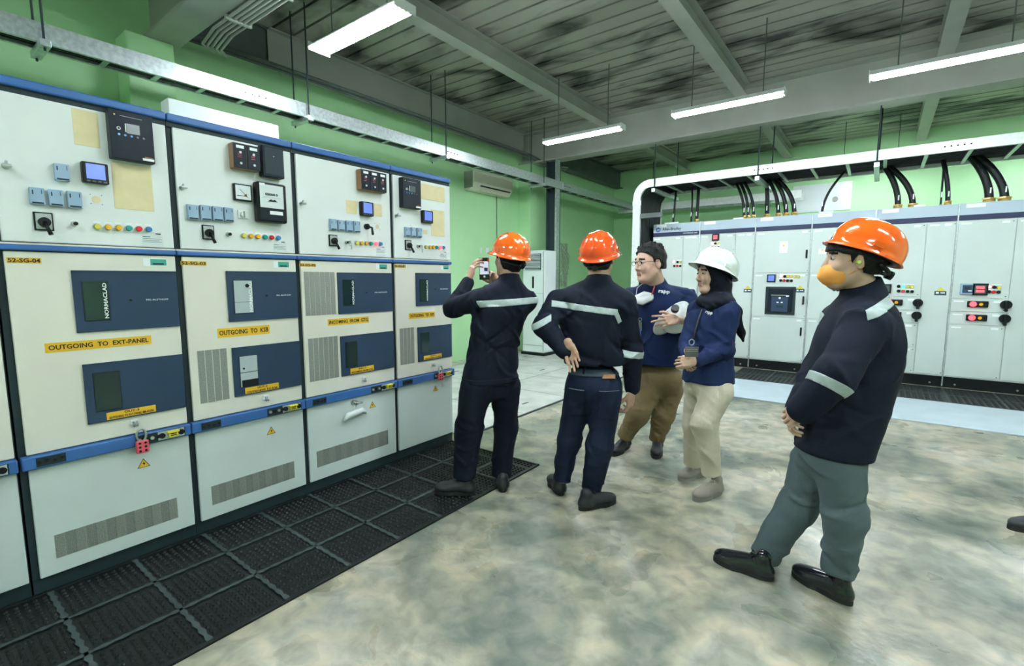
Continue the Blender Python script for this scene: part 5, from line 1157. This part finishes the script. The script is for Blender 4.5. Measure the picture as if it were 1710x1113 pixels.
# 3 the bare-headed man with a white helmet under his arm
P3 = dict(label='bareheaded person in blue shirt and brown trousers holding a white helmet under one arm', hf=3.95, fa=150, seed=8, top='navy2', bottom='khaki', top_name='shirt', skin='skin2',
    torso=[(1090,474,-.1,.08,.07), (1094,490,-.06,.18,.11), (1098,515,-.03,.225,.155), (1098,545,0,.225,.175), (1098,575,.0,.215,.175), (1099,604,0,.212,.170)],
    neck=(1094,473,-.1), head=dict(c=(1085,440,-.18), fa=112, s=1.17, pitch=-6), collar=dict(r=.078, h=.02),
    arms=[[(1050,498,.06,.078), (1040,555,.05,.068), (1050,598,-.08,.055)], [(1146,500,-.08,.085), (1164,552,-.18,.072), (1150,538,-.34,.050)]],
    pelvis=(1099,632,0,.195,.15,.16), legs=[[(1080,650,-.02,.112), (1066,690,-.06,.092), (1044,727,.02,.066)], [(1118,650,.02,.112), (1108,690,.0,.092), (1097,732,.05,.070)]],
    hands=[dict(wrist=(1050,600,-.08), y=CV(0,-1,-.1), z=CV(-.8,0,-.5), side=1, curls=[(.5,.6,.4)]*4),
           dict(wrist=(1131,533,-.41), fore=(1152,538,-.32), y=CV(-.93,-.10,-.2), z=CV(-.05,.35,-.9), side=1, s=1.02, curls=[(.15,.2,.1),(.35,.35,.2),(.45,.5,.3),(.6,.6,.4)], spread=.16, thumb=(.75,.75,-.1))],
    hair=dict(low=-.045, fringe=.080, thick=.012, spiky=.005, side=.03, tufts=46), hemfold=.008,
    shoes=[dict(toe=floorpt(1022,763), heel=floorpt(1050,744), mt='shoem'), dict(toe=floorpt(1095,768), heel=floorpt(1099,746), mt='shoem')])
o3 = person(P3); r3 = o3['root']; w = o3['hw']; s = o3['s']
mb = MB()
for sx in (1, -1):
    mb.tube([w(.031*sx+.021*math.cos(t), .104, .010+.016*math.sin(t)) for t in [i*.5236 for i in range(12)]], .0016, 'black', 5, True)
    mb.tube([w(.052*sx, .102, .014), w(.074*sx, .06, .014), w(.082*sx, .0, .012)], .0018, 'black', 5)
mb.tube([w(-.010, .105, .014), w(0, .108, .017), w(.010, .105, .014)], .0016, 'black', 5); mb.build('glasses', r3, r3)
# white respirator hanging at the collar, held by a strap
p_, n_ = hit(o3['topf'], 1075, 499); n_ = un(n_-FHv*.5+Zv*.45); fr2 = surf_frame(p_+n_*.012, n_); mb = MB(fr2); n = 20; vs = []; fs = []
for j, (sc, dz) in enumerate(((1, 0), (.90, .010), (.6, .020), (.3, .024))):
    for i in range(n):
        t = 2*math.pi*i/n; hx = 1/max(abs(math.cos(t)), abs(math.cos(t-1.047)), abs(math.cos(t+1.047)))*.9; vs.append((.088*sc*math.cos(t)*hx, (.056*math.sin(t)+.016*math.cos(t))*sc*hx, dz))
for j in range(3): fs += [(j*n+i, j*n+(i+1) % n, (j+1)*n+(i+1) % n, (j+1)*n+i) for i in range(n)]
fs += [[3*n+i for i in range(n)], list(range(n))[::-1]]; mb.add(vs, fs, 'maskw', True); mk = mb.build('face_mask', r3, r3)
mb = MB(); nk = J(1094,473,3.85)
for sx in (-1, 1): mb.tube([fr2(.06*sx, .02, .004), fr2(.055*sx, .08, .01), tuple(nk+RT*.07*sx+Zv*.02)], .003, 'maskw', 5)
mb.build('strap', mk, r3)
# lanyard ribbon and key ring
mb = MB(); pts = []
for (px, py) in ((1093,478), (1091,486), (1088,494)): p_, n_ = hit(o3['topf'], px, py); pts.append(p_+n_*.004)
mb.tube(pts, .005, 'pink', 6); mb.build('lanyard', r3, r3)
p_, n_ = hit(o3['topf'], 1070, 540); fr3 = surf_frame(p_+n_*.01, n_); mb = MB(fr3); mb.tube([(.014*math.cos(t), .03+.014*math.sin(t), 0) for t in [i*.628 for i in range(10)]], .003, 'steel', 5, True)
mb.box((-.012,-.045,-.003), (.0,.015,.0), 'steel', .001); mb.box((.004,-.06,-.003), (.014,.01,.0), 'steel', .001); mb.box((-.004,-.12,-.004), (.006,-.05,0), 'bluec', .002); mb.build('key_bunch', r3, r3)
chest_text(o3, 1109, 488.5, 'rapp', .028, .085, -.1)
# helmet he holds
hp = J(1135,536,3.95-.30); hroot = thing('hard_hat', hp, 'white hard hat with a black ratchet knob, tucked under the arm of the bare-headed person', 'helmet')
Uh = CV(.38,-.42,-.80); Fh_ = un(CV(-.75,-.65,.0)); Fh_ = un(Fh_-Uh*(Fh_@Uh)); Rh = np.cross(Fh_, Uh); HBh = np.array([Rh, Fh_, Uh])
hel, hw_ = helmet('shell', hp-Uh*.05, HBh, 1.02, 'whiteh', hroot, hroot, up=0, back=0)
mb = MB(); mb.tube([hw_(.086*math.sin(t), .106*math.cos(t), -.006) for t in [i*2*math.pi/28 for i in range(28)]], .010, 'black', 6, True)
mb.build('headband', hroot, hroot); kp = J(1127,518,3.95-.42); MB().cyl(kp, kp+CV(-.2,.5,-.8)*.035, .028, 'black', n=16).build('ratchet_knob', hroot, hroot)
# 4 the woman in headscarf and white helmet
P4 = dict(label='person in black headscarf, white hard hat and beige trousers, hands folded over a badge', hf=3.22, fa=112, seed=12, top='navy2', bottom='beige', top_name='shirt', skin='skin2',
    torso=[(1198,484,0,.06,.05), (1195,502,0,.12,.08), (1192,530,0,.155,.115), (1188,560,0,.145,.115), (1186,590,0,.150,.120), (1183,618,0,.168,.138), (1182,634,0,.172,.142)],
    neck=(1196,486,0), head=dict(c=(1190,459,0), fa=100, s=1.0, pitch=-2, ear=False), collar=dict(r=.056, h=.02),
    arms=[[(1217,522,-.12,.064), (1210,583,-.14,.052), (1166,603,-.17,.042)], [(1163,518,.10,.058), (1146,572,.02,.050), (1147,594,-.10,.040)]],
    pelvis=(1182,640,0,.160,.125,.13), legs=[[(1196,655,-.09,.100), (1177,705,-.13,.082), (1188,787,-.13,.066)], [(1166,655,.09,.098), (1160,710,.08,.074), (1156,772,.14,.060)]],
    hands=[dict(wrist=(1160,603,-.18), y=CV(-.96,-.02,-.1), z=CV(-.1,.25,-.9), side=-1, s=.9, curls=[(.8,.9,.5),(.85,.9,.5),(.9,.9,.5),(.9,.9,.5)], thumb=(.4,.9,-.3)),
           dict(wrist=(1149,592,-.12), y=CV(-.05,-.95,-.35), z=CV(-.8,.1,-.5), side=1, s=.85, curls=[(.9,1.0,.6)]*4)],
    shoes=[dict(toe=floorpt(1159,838), heel=floorpt(1204,822), mt='shoeg', sole='soleg', lace='lacew', collar=.10), dict(toe=floorpt(1134,804), heel=floorpt(1176,792), mt='shoeg', sole='soleg', lace='lacew', collar=.10)])
o4 = person(P4); r4 = o4['root']; w = o4['hw']; s = o4['s']; HB = o4['HB']; hc = o4['hc']
cap_ = union([ell(w(0,-.015,.03), HB, np.array((.090,.108,.100))*s), ell(w(0,-.01,-.05), HB, np.array((.078,.085,.085))*s)], .04)
face = lambda P: (lambda q: np.maximum(np.sqrt((q[:, 0]/.058)**2+((q[:, 2]+.018)/.086)**2)-1, -(q[:, 1]-.02)*30)*.05)((P-hc)@HB.T/s)
hood = sub(cap_, face, .008)
F4 = front(112); R4 = right(112)
wrap = union([ell(J(1198,476,3.24), np.array([R4, F4, Zv]), (.088,.095,.085)), ell(J(1194,504,3.20), np.array([R4, F4, Zv]), (.136,.112,.060)), rc(w(0,-.02,-.06), J(1198,508,3.24), .078, .102), rc(J(1186,511,3.13), J(1207,503,3.11), .026), rc(J(1209,504,3.16), J(1225,520,3.17), .045, .036), rc(J(1225,518,3.18), J(1238,556,3.24), .038, .022), rc(J(1238,556,3.24), J(1241,570,3.24), .02, .008)], .03)
hj = union([hood, wrap], .03); hj = folds(hj, [(J(1190,500,3.1), un(Zv+RT*.35), .11, .0055, 130), (J(1225,525,3.18), un(RT+Zv*.3), .10, .005, 140), (J(1200,470,3.15), un(RT+Zv*.5), .08, .002, 90)], .0012, 3)
lo, hi = bounds([w(x, y, z) for x in (-.11, .11) for y in (-.13, .13) for z in (-.15, .15)]+[J(1241,578,3.24), J(1160,520,3.05), J(1245,520,3.25), J(1187,530,3.10)], .03)
sdfmesh([(hj, lo, hi, .0065)], 'headscarf', r4, r4, 'hijab')
hel, hw_ = helmet('hard_hat', hc, HB, 1.17, 'whiteh', r4, r4, up=.026, tilt=25, back=-.018, brim=.012, peak=.018); helmet_bits(hw_, 1.17, hel, r4, 'black', 'whiteh')
chest_text(o4, 1184, 523.5, 'rapp', .022, .06, -.15)
mb = MB(); pts = []
for (px, py) in ((1174,518), (1168,535), (1162,552), (1157,566)): p_, n_ = hit(o4['topf'], px, py); pts.append(p_+n_*.008)
mb.tube(pts, .005, 'badge', 6); ly = mb.build('lanyard', r4, r4); mb = MB(); ring = J(1155,572,3.22-.22); mb.tube([ring+RT*.016*math.cos(t)+Zv*.018*math.sin(t) for t in [i*.5236 for i in range(12)]], .0035, 'steel', 6, True); mb.build('ring', ly, r4)
bo = J(1155,588,3.22-.235); fb4 = lambda u, v, w_: bo+RT*u+Zv*v-FHv*w_
mb = MB(fb4).box((-.042,-.032,-.004), (.042,.032,.004), 'badge', .003); mb.box((-.036,.002,.004), (.036,.006,.005), 'mesh'); mb.box((-.036,.014,.004), (.036,.018,.005), 'mesh'); mb.build('badge_holder', r4, r4)
# 5 the man in the orange mask
P5 = dict(label='person in orange face mask, orange hard hat and grey trousers, seen from the side', hf=2.15, fa=72, seed=20, top='navy1', bottom='greyp', h=.008, skin='skin2',
    torso=[(1440,490,0,.07,.07), (1440,512,0,.15,.11), (1436,550,0,.185,.150), (1428,600,0,.185,.165), (1415,660,0,.180,.160), (1402,715,0,.180,.150), (1393,748,0,.182,.146)],
    neck=(1442,488,0), head=dict(c=(1423,436,0), fa=72, s=1.01, pitch=0), collar=dict(r=.078, h=.040),
    arms=[[(1446,545,-.13,.086), (1394,628,-.20,.080), (1340,684,-.15,.060)], [(1406,535,.14,.080), (1368,615,.14,.070), (1330,682,.02,.052)]],
    pelvis=(1384,758,0,.150,.120,.11), legs=[[(1402,775,-.08,.098), (1411,862,-.10,.080), (1401,948,-.09,.070)], [(1362,770,.08,.098), (1332,845,.12,.082), (1280,925,.16,.072)]],
    hands=[dict(wrist=(1347,679,-.13), y=CV(-.80,-.55,.2), z=CV(-.35,.55,-.75), side=-1, s=.85, curls=[(.7,.9,.5),(.8,.9,.5),(.8,.9,.5),(.9,.9,.5)], thumb=(.4,.9,-.3)),
           dict(wrist=(1336,682,.0), y=CV(-.6,-.6,-.3), z=CV(-.8,.3,.3), side=1, s=.85, thumb=(.4,.9,-.3), curls=[(.6,.8,.5)]*4)],
    hair=dict(low=-.060, fringe=.042, thick=.018, spiky=.006, side=.012), hemfold=.010,
    shoes=[dict(toe=floorpt(1324,958), heel=floorpt(1423,1013), mt='shoeb', collar=.10, h=.005), dict(toe=floorpt(1192,934), heel=floorpt(1292,971), mt='shoeb', collar=.10, h=.005)])
o5 = person(P5); r5 = o5['root']; w = o5['hw']; s = o5['s']; HB = o5['HB']; hc = o5['hc']
hel, hw_ = helmet('hard_hat', hc, HB, 1.14, 'orange', r5, r5, up=.034, tilt=24, back=-.042, brim=.008, peak=.012); helmet_bits(hw_, 1.17, hel, r5, 'black', 'orange')
msk = union([ell(w(0,.066,-.058), HB, np.array((.054,.060,.055))*s), ell(w(0,.045,-.066), HB, np.array((.062,.046,.052))*s), rc(w(0,.098,-.020), w(0,.112,-.066), .009*s, .012*s)], .018)
msk = inter(inter(msk, plane(w(0,.030,0), -HB[1]), .006), plane(w(0,.05,-.004), un(HB[2]+HB[1]*.25)), .008)
lo, hi = bounds([w(x, y, z) for x in (-.075, .075) for y in (.02, .15) for z in (-.13, .03)], 0); mo = sdfmesh([(msk, lo, hi, .004)], 'face_mask', r5, r5, 'masko')
for sx in (1, -1):
    mb = MB(); mb.tube([w(.050*sx,.055,-.02), w(.070*sx,.03,.0), w(.084*sx,-.004,.022), w(.086*sx,-.02,.0), w(.083*sx,-.016,-.03), w(.072*sx,.02,-.05), w(.052*sx,.045,-.07)], .0016, 'masko', 5); mb.build('ear_loop', mo, r5)
for sx in (-1, 1): MB().cyl(w(.070*sx,.004,-.008), w(.100*sx,.004,-.008), .0075*s, 'lime', n=12).build('ear_plug', r5, r5)
F_ = front(72); R_ = right(72)
# strips: across the back shoulder and round the forearm
A = J(1436,530,1.98); B = J(1492,528,2.05); ctr = J(1436,550,2.15)
band(o5, 'top', A, J(1470,514,2.0), .019, 'reflective_strip', 'tapeg', [(J(1434,530,2.0), RT)], depthdir=un(FHv+RT*.35))
A = J(1338,616,1.95); B = J(1396,650,1.95); band(o5, 'top', A, B, .019, 'reflective_strip', 'tapeg', [(J(1402,640,2.15), -RT)], depthdir=FHv, near=(J(1394,628,1.95), J(1340,684,2.0), .095))
c = J(1396,716,2.15)
# 6 a person walking in from the right, only a shoe tip in the picture
P6 = dict(label='person at the right edge of the picture, only the tip of a dark shoe showing', hf=2.70, fa=85, seed=30, top='navy1', bottom='denim', h=.014,
    torso=[(1835,440,0,.07,.06), (1835,455,0,.15,.10), (1835,480,0,.19,.13), (1833,550,0,.18,.14), (1832,610,0,.18,.14), (1832,650,0,.19,.14)],
    neck=(1835,438,0), head=dict(c=(1832,400,0), fa=85, s=1.0), arms=[[(1840,470,-.2,.068), (1842,560,-.22,.06), (1830,630,-.2,.045)], [(1830,470,.2,.068), (1832,560,.22,.06), (1820,630,.2,.045)]],
    pelvis=(1832,655,0,.165,.12,.13), legs=[[(1836,670,-.09,.10), (1842,770,-.09,.08), (1850,850,-.09,.065)], [(1826,670,.09,.10), (1800,770,.08,.08), (1780,845,.03,.065)]],
    hands=[dict(wrist=(1828,634,-.2), y=CV(0,-1,0), z=CV(0,0,-1), side=-1, curls=[(.5,.6,.4)]*4), dict(wrist=(1818,634,.2), y=CV(0,-1,0), z=CV(0,0,1), side=1, curls=[(.5,.6,.4)]*4)],
    hair=dict(low=-.07, fringe=.05, thick=.012), shoes=[dict(toe=floorpt(1684,884), heel=floorpt(1684,884)+CV(1,0,-.12)*.28, mt='shoem', h=.008), dict(toe=floorpt(1810,905), heel=floorpt(1810,905)+CV(1,0,-.1)*.28, mt='shoem', h=.008)])
o6 = person(P6)
